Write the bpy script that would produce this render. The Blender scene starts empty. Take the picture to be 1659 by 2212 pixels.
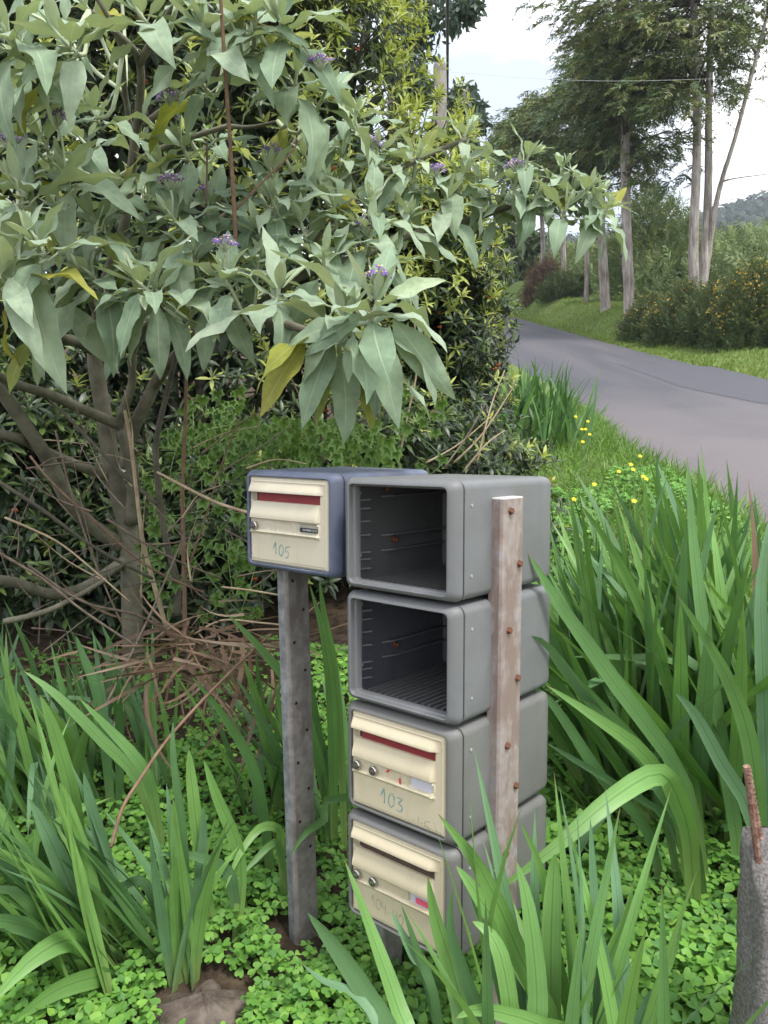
import bpy, bmesh, math, random
import numpy as np
from mathutils import Vector, Matrix
rng = np.random.default_rng(11)
random.seed(11)
R = math.radians
PI = math.pi
scene = bpy.context.scene
C = scene.collection

# ------------------------------------------------------------------ camera, sky, sun, exposure
CAM = np.array([0.0, 0.0, 1.42]); PITCH = R(7.0); FPX = 1725.0; CU, CV = 829.5, 1106.0
cd = bpy.data.cameras.new('camera'); cam = bpy.data.objects.new('camera', cd); C.objects.link(cam)
cam.location = CAM; cam.rotation_euler = (PI/2 - PITCH, 0, 0)
cd.sensor_fit = 'VERTICAL'; cd.sensor_height = 24.0; cd.lens = 24.0*FPX/2212.0
cd.clip_start = 0.05; cd.clip_end = 4000
scene.camera = cam

SUN_EL, SUN_AZ = R(62), R(140)     # behind the camera's right shoulder
world = bpy.data.worlds.new('World'); scene.world = world; world.use_nodes = True
wn = world.node_tree.nodes; wl = world.node_tree.links; wn.clear()
wo = wn.new('ShaderNodeOutputWorld'); bg = wn.new('ShaderNodeBackground'); bg.inputs['Strength'].default_value = 0.1
sky = wn.new('ShaderNodeTexSky'); sky.sky_type = 'NISHITA'; sky.sun_disc = False
sky.sun_elevation = SUN_EL; sky.sun_rotation = SUN_AZ; sky.air_density = 1.0; sky.dust_density = 1.5
tc = wn.new('ShaderNodeTexCoord'); mp = wn.new('ShaderNodeMapping'); mp.inputs['Scale'].default_value = (1.6, 1.6, 3.2)
mp.inputs['Location'].default_value = (1.3, 0.1, 0.2)
nz = wn.new('ShaderNodeTexNoise'); nz.inputs['Scale'].default_value = 1.7; nz.inputs['Detail'].default_value = 7; nz.inputs['Roughness'].default_value = 0.55
rp = wn.new('ShaderNodeValToRGB'); rp.color_ramp.elements[0].position = 0.38; rp.color_ramp.elements[1].position = 0.56
rp.color_ramp.elements[0].color = (0.32,)*3+(1,); rp.color_ramp.elements[1].color = (1, 1, 1, 1)
mx = wn.new('ShaderNodeMixRGB'); mx.inputs['Color2'].default_value = (11.6, 11.8, 12.4, 1)
wl.new(tc.outputs['Generated'], mp.inputs['Vector']); wl.new(mp.outputs[0], nz.inputs['Vector'])
wl.new(nz.outputs['Fac'], rp.inputs['Fac']); wl.new(rp.outputs['Color'], mx.inputs['Fac'])
wl.new(sky.outputs['Color'], mx.inputs['Color1']); wl.new(mx.outputs['Color'], bg.inputs['Color'])
wl.new(bg.outputs[0], wo.inputs['Surface'])

sd = bpy.data.lights.new('sun', 'SUN'); sd.energy = 2.2; sd.angle = R(16); sd.color = (1.0, 0.965, 0.90)
so = bpy.data.objects.new('sun', sd); C.objects.link(so)
sdir = Vector((math.sin(SUN_AZ)*math.cos(SUN_EL), math.cos(SUN_AZ)*math.cos(SUN_EL), math.sin(SUN_EL)))
so.rotation_euler = sdir.to_track_quat('Z', 'Y').to_euler()
so.location = (3, -3, 8)
scene.view_settings.view_transform = 'Standard'; scene.view_settings.look = 'None'
scene.view_settings.exposure = 0.92; scene.view_settings.gamma = 1.0; scene.view_settings.use_curve_mapping = False
scene.render.engine = 'CYCLES'
cy = scene.cycles
cy.use_denoising = True; cy.max_bounces = 6; cy.diffuse_bounces = 3; cy.glossy_bounces = 2; cy.transmission_bounces = 3
cy.transparent_max_bounces = 4; cy.volume_bounces = 0; cy.caustics_reflective = False; cy.caustics_refractive = False
cy.use_adaptive_sampling = True; cy.adaptive_threshold = 0.02

# ------------------------------------------------------------------ small helpers
SP, CP = math.sin(PITCH), math.cos(PITCH)
def at(u, v, Y):
    """photo position (1659 px wide) at world distance Y -> world point"""
    a = (u-CU)/FPX; b = -(v-CV)/FPX
    d = np.array([a, CP + b*SP, -SP + b*CP])
    return CAM + d*(Y/d[1])
def proj(P):
    Q = np.atleast_2d(P) - CAM
    f = Q[:, 1]*CP - Q[:, 2]*SP; z = Q[:, 1]*SP + Q[:, 2]*CP
    f = np.where(np.abs(f) < 1e-6, 1e-6, f)
    return CU + FPX*Q[:, 0]/f, CV - FPX*z/f, f
def sstep(a, b, x):
    t = np.clip((x-a)/(b-a), 0, 1); return t*t*(3-2*t)
def unit(v):
    v = np.asarray(v, float)
    if v.ndim == 1:
        x, y, z = v.tolist() if len(v) == 3 else (v[0], v[1], 0.0); q = 1.0/max(math.sqrt(x*x+y*y+z*z), 1e-9); return v*q
    return v/np.maximum(np.linalg.norm(v, axis=-1, keepdims=True), 1e-9)

def np_mesh(name, V, F, UV=None, smooth=True, mats=(), midx=None):
    V = np.asarray(V, np.float32); F = np.asarray(F, np.int32); k = F.shape[1]
    me = bpy.data.meshes.new(name)
    me.vertices.add(len(V)); me.vertices.foreach_set('co', V.ravel())
    me.loops.add(F.size); me.loops.foreach_set('vertex_index', F.ravel())
    me.polygons.add(len(F)); me.polygons.foreach_set('loop_start', np.arange(len(F), dtype=np.int32)*k)
    me.polygons.foreach_set('use_smooth', np.full(len(F), smooth))
    for m in mats: me.materials.append(m)
    if midx is not None: me.polygons.foreach_set('material_index', np.asarray(midx, np.int32))
    if UV is not None:
        ul = me.uv_layers.new(name='UVMap'); ul.data.foreach_set('uv', np.asarray(UV, np.float32)[F.ravel()].ravel())
    me.update(calc_edges=True); me.validate()
    return me
def link(name, me, parent=None, loc=None, M=None):
    o = bpy.data.objects.new(name, me); C.objects.link(o)
    if parent is not None: o.parent = parent
    if M is not None: o.matrix_basis = M
    if loc is not None: o.location = loc
    return o
def tag(o, label=None, cat=None, group=None, kind=None):
    if label: o['label'] = label
    if cat: o['category'] = cat
    if group: o['group'] = group
    if kind: o['kind'] = kind
    return o
def thing(name, loc, label, cat, group=None, rot=None):
    o = bpy.data.objects.new(name, None); C.objects.link(o); o.location = tuple(float(c) for c in loc); o.empty_display_size = 0.1
    if rot is not None: o.rotation_euler = rot
    return tag(o, label, cat, group)

class MB:
    """collects tubes, boxes, discs into one mesh (quads and tris mixed)"""
    def __init__(s): s.v = []; s.f = []; s.uv = []; s.mi = []
    def add(s, V, F, mi=0, UV=None):
        n = len(s.v); s.v += [tuple(map(float, p)) for p in V]; s.f += [tuple(int(i)+n for i in f) for f in F]; s.mi += [mi]*len(F)
        s.uv += list(UV) if UV is not None else [(0.5, 0.5)]*len(V)
    def box(s, c, size, mi=0, bev=0.0):
        bm = bmesh.new(); bmesh.ops.create_cube(bm, size=1.0)
        for v in bm.verts: v.co = Vector((v.co.x*size[0], v.co.y*size[1], v.co.z*size[2]))
        if bev: bmesh.ops.bevel(bm, geom=list(bm.edges), offset=bev, segments=2, affect='EDGES')
        for v in bm.verts: v.co += Vector(c)
        bm.verts.index_update(); s.add([v.co for v in bm.verts], [[v.index for v in f.verts] for f in bm.faces], mi); bm.free()
    def tube(s, pts, rad, k=6, mi=0, cap=True, sub=0, wob=0.0):
        pts = np.asarray(pts, float); rad = np.broadcast_to(np.asarray(rad, float), (len(pts),)).copy()
        if sub and len(pts) > 2: pts, rad = catmull(pts, rad, sub)
        n = len(pts); T = unit(np.gradient(pts, axis=0))
        up = np.array([0.0, 0, 1]) if abs(T[0][2]) < 0.9 else np.array([1.0, 0, 0])
        a = unit(np.cross(T[0], up)); V = []; UV = []; L = 0
        for i in range(n):
            a = unit(a - T[i]*np.dot(a, T[i])); b = np.cross(T[i], a)
            if i: L += np.linalg.norm(pts[i]-pts[i-1])
            for j in range(k):
                t = 2*PI*j/k; r = rad[i]*(1 + wob*(random.random()-0.5))
                V.append(pts[i] + r*(a*math.cos(t) + b*math.sin(t))); UV.append((L, j/k))
        F = [(i*k+j, i*k+(j+1) % k, (i+1)*k+(j+1) % k, (i+1)*k+j) for i in range(n-1) for j in range(k)]
        if cap: F += [tuple(range(k))[::-1], tuple((n-1)*k+j for j in range(k))]
        s.add(V, F, mi, UV)
    def disc(s, c, n, r, k=12, mi=0, h=0.0):
        n = unit(np.asarray(n, float)); up = np.array([0.0, 0, 1]) if abs(n[2]) < 0.9 else np.array([1.0, 0, 0])
        a = unit(np.cross(up, n)); b = np.cross(n, a); c = np.asarray(c, float)
        ring = [c + r*(a*math.cos(2*PI*j/k) + b*math.sin(2*PI*j/k)) for j in range(k)]
        if h:
            V = ring + [p + n*h for p in ring]
            F = [(j, (j+1) % k, k+(j+1) % k, k+j) for j in range(k)] + [tuple(range(k, 2*k))]
            s.add(V, F, mi)
        else: s.add(ring, [tuple(range(k))], mi)
    def mesh(s, name, mats, smooth=False):
        me = bpy.data.meshes.new(name); me.from_pydata(s.v, [], s.f)
        for m in (mats if isinstance(mats, (list, tuple)) else [mats]): me.materials.append(m)
        me.polygons.foreach_set('material_index', s.mi); me.polygons.foreach_set('use_smooth', [smooth]*len(s.f))
        ul = me.uv_layers.new(name='UVMap'); li = np.zeros(len(me.loops), np.int32); me.loops.foreach_get('vertex_index', li)
        ul.data.foreach_set('uv', np.asarray(s.uv, np.float32)[li].ravel())
        me.update(); return me
def catmull(P, r, sub):
    n = len(P); out = []; ro = []
    for i in range(n-1):
        p0, p1, p2, p3 = P[max(i-1, 0)], P[i], P[i+1], P[min(i+2, n-1)]
        for j in range(sub):
            t = j/sub
            out.append(0.5*((2*p1)+(p2-p0)*t+(2*p0-5*p1+4*p2-p3)*t*t+(3*p1-p0-3*p2+p3)*t**3)); ro.append(r[i]*(1-t)+r[i+1]*t)
    out.append(P[-1]); ro.append(r[-1]); return np.array(out), np.array(ro)

# ------------------------------------------------------------------ materials
def newmat(name):
    m = bpy.data.materials.new(name); m.use_nodes = True; n = m.node_tree.nodes; n.clear()
    out = n.new('ShaderNodeOutputMaterial'); p = n.new('ShaderNodeBsdfPrincipled')
    m.node_tree.links.new(p.outputs[0], out.inputs['Surface']); return m, n, m.node_tree.links, p, out
def rgb(c): return tuple(c)+(1,) if len(c) == 3 else tuple(c)
def srgb(r, g, b):
    f = lambda c: (c/255/12.92 if c/255 <= 0.04045 else ((c/255+0.055)/1.055)**2.4); return (f(r), f(g), f(b))
def mixc(n, l, fac, a, b, mode='MIX'):
    m = n.new('ShaderNodeMixRGB'); m.blend_type = mode
    for s, x in (('Fac', fac), ('Color1', a), ('Color2', b)):
        if isinstance(x, bpy.types.NodeSocket): l.new(x, m.inputs[s])
        elif isinstance(x, (int, float)): m.inputs[s].default_value = x if s == 'Fac' else (x, x, x, 1)
        else: m.inputs[s].default_value = rgb(x)
    return m.outputs['Color']
def noise(n, l, scale, detail=5, rough=0.55, coord='Object', vec=None, dist=0.0, sc=None):
    t = n.new('ShaderNodeTexNoise'); t.inputs['Scale'].default_value = scale; t.inputs['Detail'].default_value = detail
    t.inputs['Roughness'].default_value = rough; t.inputs['Distortion'].default_value = dist
    if vec is None: vec = n.new('ShaderNodeTexCoord').outputs[coord]
    if sc is not None:
        mpn = n.new('ShaderNodeMapping'); mpn.inputs['Scale'].default_value = sc; l.new(vec, mpn.inputs['Vector']); vec = mpn.outputs[0]
    l.new(vec, t.inputs['Vector']); return t.outputs['Fac']
def ramp(n, l, fac, stops):
    r = n.new('ShaderNodeValToRGB'); e = r.color_ramp.elements
    while len(e) < len(stops): e.new(0.5)
    for k, (p, c) in enumerate(stops):
        e[k].position = p; e[k].color = rgb(c) if not isinstance(c, (int, float)) else (c, c, c, 1)
    l.new(fac, r.inputs['Fac']); return r.outputs['Color']
def bump(n, l, p, h, strength, dist=0.01):
    b = n.new('ShaderNodeBump'); b.inputs['Strength'].default_value = strength; b.inputs['Distance'].default_value = dist
    l.new(h, b.inputs['Height']); l.new(b.outputs[0], p.inputs['Normal'])
def simple(name, col, rough=0.6, col2=None, scale=8.0, spec=0.4, metal=0.0, bmp=0.0, bscale=60, stops=(0.35, 0.7)):
    m, n, l, p, o = newmat(name)
    p.inputs['Roughness'].default_value = rough; p.inputs['Specular IOR Level'].default_value = spec; p.inputs['Metallic'].default_value = metal
    c = rgb(col)
    if col2 is not None:
        f = ramp(n, l, noise(n, l, scale, 6), [(stops[0], 0.0), (stops[1], 1.0)]); c = mixc(n, l, f, col, col2); l.new(c, p.inputs['Base Color'])
    else: p.inputs['Base Color'].default_value = c
    if bmp: bump(n, l, p, noise(n, l, bscale, 4), bmp)
    return m
def leafmat(name, stops, back=None, trans=0.25, rough=0.55, spec=0.3, rib=None, ribw=0.03, grad=None, veins=0.0, tint=None, nscale=14, sheen=0.0):
    """stops: colours picked per leaf; grad: (colour, from_u, to_u) towards the leaf base; rib: midrib colour"""
    m, n, l, p, out = newmat(name)
    oi = n.new('ShaderNodeObjectInfo'); ge = n.new('ShaderNodeNewGeometry')
    ad = n.new('ShaderNodeMath'); ad.operation = 'ADD'; l.new(oi.outputs['Random'], ad.inputs[0]); l.new(ge.outputs['Random Per Island'], ad.inputs[1])
    fr = n.new('ShaderNodeMath'); fr.operation = 'FRACT'; l.new(ad.outputs[0], fr.inputs[0])
    k = len(stops); c = ramp(n, l, fr.outputs[0], [(i/max(k-1, 1), s) for i, s in enumerate(stops)])
    c = mixc(n, l, 0.32, c, ramp(n, l, noise(n, l, nscale, 3, coord='Object'), [(0.3, 0.25), (0.7, 1.0)]), 'MULTIPLY')
    uv = n.new('ShaderNodeUVMap'); sx = n.new('ShaderNodeSeparateXYZ'); l.new(uv.outputs[0], sx.inputs[0])
    if veins:
        w = n.new('ShaderNodeTexNoise'); w.inputs['Scale'].default_value = 1.0; w.inputs['Detail'].default_value = 2
        mpn = n.new('ShaderNodeMapping'); mpn.inputs['Scale'].default_value = (0.8, 38, 1); l.new(uv.outputs[0], mpn.inputs['Vector']); l.new(mpn.outputs[0], w.inputs['Vector'])
        c = mixc(n, l, veins, c, ramp(n, l, w.outputs['Fac'], [(0.35, 0.35), (0.65, 1.0)]), 'MULTIPLY')
    if grad:
        g = ramp(n, l, sx.outputs['X'], [(grad[1], 1.0), (grad[2], 0.0)]); c = mixc(n, l, g, c, grad[0])
    if tint:
        g = ramp(n, l, sx.outputs['X'], [(tint[1], 0.0), (tint[2], 1.0)]); c = mixc(n, l, g, c, tint[0])
    if back is not None: c = mixc(n, l, ge.outputs['Backfacing'], c, back)
    if rib is not None:
        d = n.new('ShaderNodeMath'); d.operation = 'SUBTRACT'; l.new(sx.outputs['Y'], d.inputs[0]); d.inputs[1].default_value = 0.5
        ab = n.new('ShaderNodeMath'); ab.operation = 'ABSOLUTE'; l.new(d.outputs[0], ab.inputs[0])
        g = ramp(n, l, ab.outputs[0], [(ribw*0.5, 1.0), (ribw, 0.0)])
        c = mixc(n, l, mixc(n, l, 0.6, 0.0, g), c, rib)
    l.new(c, p.inputs['Base Color']); p.inputs['Roughness'].default_value = rough; p.inputs['Specular IOR Level'].default_value = spec
    if sheen: p.inputs['Sheen Weight'].default_value = sheen
    tr = n.new('ShaderNodeBsdfTranslucent'); l.new(mixc(n, l, 1.0, c, (1.0, 1.0, 0.55), 'MULTIPLY'), tr.inputs['Color'])
    ms = n.new('ShaderNodeMixShader'); ms.inputs['Fac'].default_value = trans
    l.new(p.outputs[0], ms.inputs[1]); l.new(tr.outputs[0], ms.inputs[2]); l.new(ms.outputs[0], out.inputs['Surface'])
    return m

M = {}
M['sage'] = leafmat('sage_leaf', [(0.244, 0.345, 0.225), (0.297, 0.403, 0.269), (0.379, 0.484, 0.332), (0.267, 0.368, 0.244), (0.439, 0.536, 0.388)], back=(.33, .40, .26), trans=0.27, rough=0.8, spec=0.1, rib=(.46, .52, .36), ribw=0.03, sheen=0.2, nscale=9)
M['sage_young'] = leafmat('sage_young_leaf', [(.396, .504, .300), (.468, .576, .360), (.528, .624, .432)], back=(.40, .47, .31), trans=0.2, rough=0.85, spec=0.08, rib=(.5, .56, .4), sheen=0.4)
M['sage_yellow'] = leafmat('sage_yellowed_leaf', [(.31, .33, .06), (.24, .29, .09), (.36, .35, .07)], trans=0.3, rough=0.7, spec=0.15, rib=(.4, .4, .2))
M['sword'] = leafmat('sword_leaf', [(0.166, 0.336, 0.085), (0.199, 0.398, 0.099), (0.243, 0.478, 0.124), (0.148, 0.309, 0.102), (0.286, 0.531, 0.139)], trans=0.28, rough=0.42, spec=0.4, rib=(.09, .17, .05), ribw=0.05, grad=((.26, .36, .11), 0.0, 0.28), veins=0.35, tint=((.26, .17, .08), 0.955, 1.0), nscale=5)
M['sword_blue'] = leafmat('sword_leaf_glaucous', [(0.149, 0.298, 0.146), (0.188, 0.347, 0.174), (0.156, 0.321, 0.124)], trans=0.22, rough=0.5, spec=0.35, rib=(.08, .16, .07), ribw=0.05, grad=((.20, .29, .10), 0.0, 0.25), veins=0.35, nscale=5)
M['sword_dark'] = leafmat('sword_leaf_dark', [(0.095, 0.211, 0.075), (0.119, 0.252, 0.082), (0.143, 0.301, 0.091)], trans=0.25, rough=0.42, spec=0.4, veins=0.35, grad=((.18, .26, .08), 0.0, 0.2), nscale=5)
M['clover'] = leafmat('clover_leaf', [(0.135, 0.314, 0.058), (0.171, 0.384, 0.066), (0.228, 0.474, 0.080), (0.122, 0.292, 0.080), (0.313, 0.565, 0.103)], trans=0.32, rough=0.5, spec=0.3, nscale=6)
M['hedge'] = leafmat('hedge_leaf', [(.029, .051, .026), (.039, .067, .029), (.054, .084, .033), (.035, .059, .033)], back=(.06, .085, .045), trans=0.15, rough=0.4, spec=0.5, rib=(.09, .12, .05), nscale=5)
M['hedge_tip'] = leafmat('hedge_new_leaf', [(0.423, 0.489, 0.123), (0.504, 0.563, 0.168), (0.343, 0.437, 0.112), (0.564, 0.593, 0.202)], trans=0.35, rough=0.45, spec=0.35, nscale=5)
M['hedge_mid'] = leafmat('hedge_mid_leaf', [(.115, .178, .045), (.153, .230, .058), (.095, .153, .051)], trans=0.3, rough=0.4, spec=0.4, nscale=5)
M['ivy'] = leafmat('ivy_leaf', [(.16, .28, .075), (.20, .34, .09), (.25, .40, .12), (.12, .22, .07)], trans=0.3, rough=0.4, spec=0.4, rib=(.16, .27, .09), nscale=6)
M['grass'] = leafmat('grass_blade', [(.14, .27, .06), (.18, .33, .07), (.24, .39, .09), (.12, .23, .06)], trans=0.3, rough=0.5, spec=0.25, nscale=1)
M['verge'] = leafmat('verge_grass_blade', [(.172, .253, .057), (.230, .310, .075), (.149, .241, .052), (.299, .333, .115)], trans=0.3, rough=0.6, spec=0.2, nscale=0.6)
M['conifer'] = leafmat('conifer_spray', [(0.120, 0.180, 0.089), (0.166, 0.234, 0.110), (0.227, 0.300, 0.133), (0.133, 0.198, 0.114)], trans=0.2, rough=0.6, spec=0.2, nscale=0.6)
M['conifer_olive'] = leafmat('conifer_spray_olive', [(0.180, 0.209, 0.088), (0.248, 0.278, 0.105), (0.153, 0.175, 0.088), (0.319, 0.348, 0.144)], trans=0.2, rough=0.6, spec=0.2, nscale=0.6)
M['gum'] = leafmat('gum_leaf', [(.088, .132, .097), (.116, .162, .116), (.074, .109, .088)], trans=0.2, rough=0.5, spec=0.3, nscale=0.5)
M['broom'] = leafmat('broom_twig', [(.100, .140, .058), (.132, .182, .074), (.074, .113, .049), (.174, .206, .083)], trans=0.2, rough=0.6, spec=0.2, nscale=0.7)
M['scrub'] = leafmat('scrub_twig', [(0.184, 0.249, 0.108), (0.239, 0.315, 0.130), (0.150, 0.205, 0.097), (0.304, 0.357, 0.150)], trans=0.2, rough=0.65, spec=0.2, nscale=0.3)
M['wood'] = leafmat('far_canopy', [(.050, .070, .045), (.065, .085, .05), (.04, .06, .04), (.08, .10, .055)], trans=0.1, rough=0.8, spec=0.1, nscale=0.08)
M['blossom'] = leafmat('broom_blossom', [(.46, .33, .05), (.54, .40, .08), (.40, .29, .05)], trans=0.2, rough=0.6, spec=0.2)
M['dry'] = leafmat('dry_blade', [(0.170, 0.106, 0.068), (0.230, 0.153, 0.102), (0.119, 0.076, 0.051), (0.306, 0.238, 0.170)], trans=0.12, rough=0.7, spec=0.2, nscale=9)
M['purple'] = leafmat('purple_petal', [(.15, .10, .32), (.20, .14, .40), (.30, .24, .46)], trans=0.2, rough=0.6, spec=0.2)
M['yellow_petal'] = leafmat('yellow_petal', [(.80, .70, .03), (.85, .76, .06)], trans=0.3, rough=0.5, spec=0.2)
M['anther'] = simple('yellow_anther', (.75, .55, .12), 0.6)
M['felt'] = simple('pale_felted_stalk', (.36, .41, .26), 0.9, (.46, .50, .36), 30, spec=0.1)
M['berry'] = simple('orange_berry', (.42, .11, .02), 0.35, (.30, .05, .015), 30)
M['bark'] = simple('shrub_bark', (.105, .098, .07), 0.85, (.19, .178, .13), 14, spec=0.2, bmp=0.4, bscale=60)
M['bark_dark'] = simple('dark_bark', (.075, .07, .055), 0.9, (.13, .12, .09), 18, spec=0.15, bmp=0.4, bscale=60)
M['twig'] = simple('twig_bark', (.12, .085, .065), 0.85, (.22, .18, .14), 25, spec=0.2)
M['twig_red'] = simple('red_twig_bark', (.15, .085, .06), 0.75, (.23, .15, .095), 30, spec=0.3)
M['straw'] = simple('pale_dead_stalk', (.42, .34, .23), 0.8, (.28, .20, .13), 20, spec=0.2)
M['green_stem'] = simple('green_stem', (.12, .2, .06), 0.6)

def bark_conifer():
    m, n, l, p, o = newmat('conifer_bark')
    a = noise(n, l, 1.0, 8, 0.65, sc=(14, 14, 2.0)); b = noise(n, l, 1.2, 4)
    c = ramp(n, l, a, [(0.3, (.09, .07, .06)), (0.48, (.33, .28, .25)), (0.7, (.60, .54, .50))])
    c = mixc(n, l, 0.35, c, ramp(n, l, b, [(0.35, (.14, .12, .11)), (0.65, (.42, .39, .37))]), 'MIX')
    l.new(c, p.inputs['Base Color']); p.inputs['Roughness'].default_value = 0.95; p.inputs['Specular IOR Level'].default_value = 0.1
    bump(n, l, p, a, 0.9, 0.06); return m
M['bark_conifer'] = bark_conifer()

def plastic(name, col, pale, dark):
    """weathered moulded plastic: broad fading, streaks, fine grain"""
    m, n, l, p, o = newmat(name)
    f = noise(n, l, 7, 6, 0.6, dist=0.6); s = noise(n, l, 1.0, 6, 0.6, sc=(22, 22, 3)); g = noise(n, l, 500, 2)
    c = mixc(n, l, ramp(n, l, f, [(0.42, 0.0), (0.72, 0.75)]), col, pale)
    c = mixc(n, l, ramp(n, l, s, [(0.48, 0.0), (0.78, 0.28)]), c, dark)
    d2 = noise(n, l, 38, 6, 0.7); c = mixc(n, l, ramp(n, l, d2, [(0.62, 0.0), (0.76, 0.4)]), c, dark)
    d3 = noise(n, l, 3.2, 5, 0.6, dist=1.0); c = mixc(n, l, ramp(n, l, d3, [(0.5, 0.0), (0.68, 0.35)]), c, (.14, .135, .105))
    l.new(c, p.inputs['Base Color']); p.inputs['Roughness'].default_value = 0.52; p.inputs['Specular IOR Level'].default_value = 0.4
    bump(n, l, p, g, 0.12, 0.001); return m
M['grey_plastic'] = plastic('weathered_grey_plastic', (.151, .156, .158), (.194, .198, .207), (.110, .110, .106))
M['grey_plastic_low'] = plastic('weathered_warm_grey_plastic', (.145, .145, .138), (.176, .176, .170), (.101, .101, .088))
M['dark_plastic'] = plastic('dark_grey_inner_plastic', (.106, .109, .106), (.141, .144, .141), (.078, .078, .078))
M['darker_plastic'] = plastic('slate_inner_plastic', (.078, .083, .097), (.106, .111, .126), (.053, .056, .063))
M['blue_plastic'] = plastic('weathered_blue_plastic', (.098, .116, .172), (.165, .188, .26), (.045, .052, .085))
def cream(name, a, b, stain):
    m, n, l, p, o = newmat(name)
    c = mixc(n, l, ramp(n, l, noise(n, l, 5, 4), [(0.35, 0.0), (0.7, 1.0)]), a, b)
    sp = noise(n, l, 55, 3, 0.5); c = mixc(n, l, ramp(n, l, sp, [(0.68, 0.0), (0.78, 0.45)]), c, stain)
    st = noise(n, l, 1.0, 5, 0.6, sc=(45, 45, 4)); c = mixc(n, l, ramp(n, l, st, [(0.55, 0.0), (0.85, 0.3)]), c, stain)
    l.new(c, p.inputs['Base Color']); p.inputs['Roughness'].default_value = 0.42; p.inputs['Specular IOR Level'].default_value = 0.4
    return m
M['cream_pale'] = cream('pale_cream_plastic', (.528, .480, .356), (.581, .537, .418), (.370, .299, .194))
M['cream'] = cream('yellowed_cream_plastic', (.53, .465, .32), (.575, .51, .365), (.36, .285, .18))
M['cream_low'] = cream('buff_cream_plastic', (.505, .44, .30), (.55, .485, .34), (.34, .275, .175))
M['flap_red'] = simple('red_flap_plastic', (.24, .035, .04), 0.4, (.20, .028, .032), 12)
M['flap_brown'] = simple('brown_slot_brush', (.10, .062, .048), 0.8, (.06, .04, .03), 90)
M['black'] = simple('dark_gap', (.012, .012, .013), 0.7)  # flat black standing in for the darkness inside gaps and openings
M['chrome'] = simple('lock_chrome', (.62, .60, .58), 0.22, metal=1.0)
M['lockface'] = simple('lock_face_metal', (.15, .145, .15), 0.35, (.30, .29, .29), 120, metal=0.8)
M['plate_grey'] = simple('name_window_grey', (.42, .42, .36), 0.25, (.36, .36, .31), 20, spec=0.5)
M['plate_white'] = simple('name_window_white', (.56, .55, .60), 0.25, (.50, .50, .55), 15, spec=0.5)
M['plate_black'] = simple('label_strip_black', (.03, .03, .032), 0.4)
M['letter_white'] = simple('label_lettering', (.75, .75, .72), 0.5)
M['marker'] = simple('faded_teal_marker', (.13, .30, .26), 0.7, (.40, .42, .31), 60, stops=(0.42, 0.68))
M['marker_faint'] = simple('faint_marker', (.27, .31, .21), 0.7, (.46, .42, .28), 60)
M['sticker_red'] = simple('red_sticker', (.62, .045, .06), 0.5)
M['sticker_pink'] = simple('pink_label', (.75, .12, .20), 0.5, (.62, .07, .14), 90)
M['rivet'] = simple('white_rivet', (.36, .36, .35), 0.4)
def galv(name, stops, rust, amount):
    m, n, l, p, o = newmat(name)
    a = noise(n, l, 26, 3, 0.5); b = noise(n, l, 1.0, 7, 0.65, sc=(34, 34, 7)); d = noise(n, l, 9, 6, 0.6)
    vo = n.new('ShaderNodeTexVoronoi'); vo.inputs['Scale'].default_value = 70; l.new(n.new('ShaderNodeTexCoord').outputs['Object'], vo.inputs['Vector'])
    vb = n.new('ShaderNodeRGBToBW'); l.new(vo.outputs['Color'], vb.inputs[0])
    c = ramp(n, l, a, stops); c = mixc(n, l, 0.15, c, vb.outputs[0], 'OVERLAY')
    mm = mixc(n, l, 0.5, b, d); c = mixc(n, l, ramp(n, l, mm, [(0.5-amount, 0.0), (0.58-amount, 0.85)]), c, rust)
    bw = n.new('ShaderNodeHueSaturation'); bw.inputs['Saturation'].default_value = 0.8; l.new(c, bw.inputs['Color']); l.new(bw.outputs[0], p.inputs['Base Color'])
    p.inputs['Roughness'].default_value = 0.62; p.inputs['Metallic'].default_value = 0.15; p.inputs['Specular IOR Level'].default_value = 0.4
    bump(n, l, p, mm, 0.35, 0.003); return m
M['post_red'] = galv('weathered_painted_steel', [(0.3, (.29, .225, .195)), (0.55, (.335, .272, .24)), (0.75, (.31, .295, .335))], (.225, .15, .12), 0.03)
M['post_galv'] = galv('spangled_galvanised_steel', [(0.35, (.14, .145, .155)), (0.5, (.20, .205, .215)), (0.66, (.30, .305, .315))], (.19, .185, .185), -0.02)
M['post_brown'] = galv('dull_brown_steel', [(0.3, (.19, .165, .15)), (0.55, (.255, .225, .205)), (0.75, (.30, .275, .26))], (.16, .125, .11), -0.01)
M['post_top'] = simple('whitened_steel_end', (.62, .60, .60), 0.7, (.50, .46, .45), 40)
M['rust'] = simple('rusty_bolt', (.125, .052, .032), 0.85, (.24, .105, .06), 180, bmp=0.5, bscale=300)
M['rebar'] = simple('rusty_rebar', (.14, .06, .045), 0.9, (.38, .24, .18), 60, bmp=0.8, bscale=150)
def concrete():
    m, n, l, p, o = newmat('rough_concrete')
    a = noise(n, l, 130, 5, 0.75); b = noise(n, l, 9, 5); z = n.new('ShaderNodeSeparateXYZ'); l.new(n.new('ShaderNodeTexCoord').outputs['Object'], z.inputs[0])
    c = ramp(n, l, a, [(0.3, (.10, .092, .085)), (0.5, (.29, .275, .265)), (0.75, (.60, .575, .565))])
    c = mixc(n, l, ramp(n, l, b, [(0.45, 0.0), (0.7, 0.45)]), c, (.15, .13, .10))
    l.new(c, p.inputs['Base Color']); p.inputs['Roughness'].default_value = 0.95; bump(n, l, p, a, 1.0, 0.01); return m
M['concrete'] = concrete()
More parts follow.
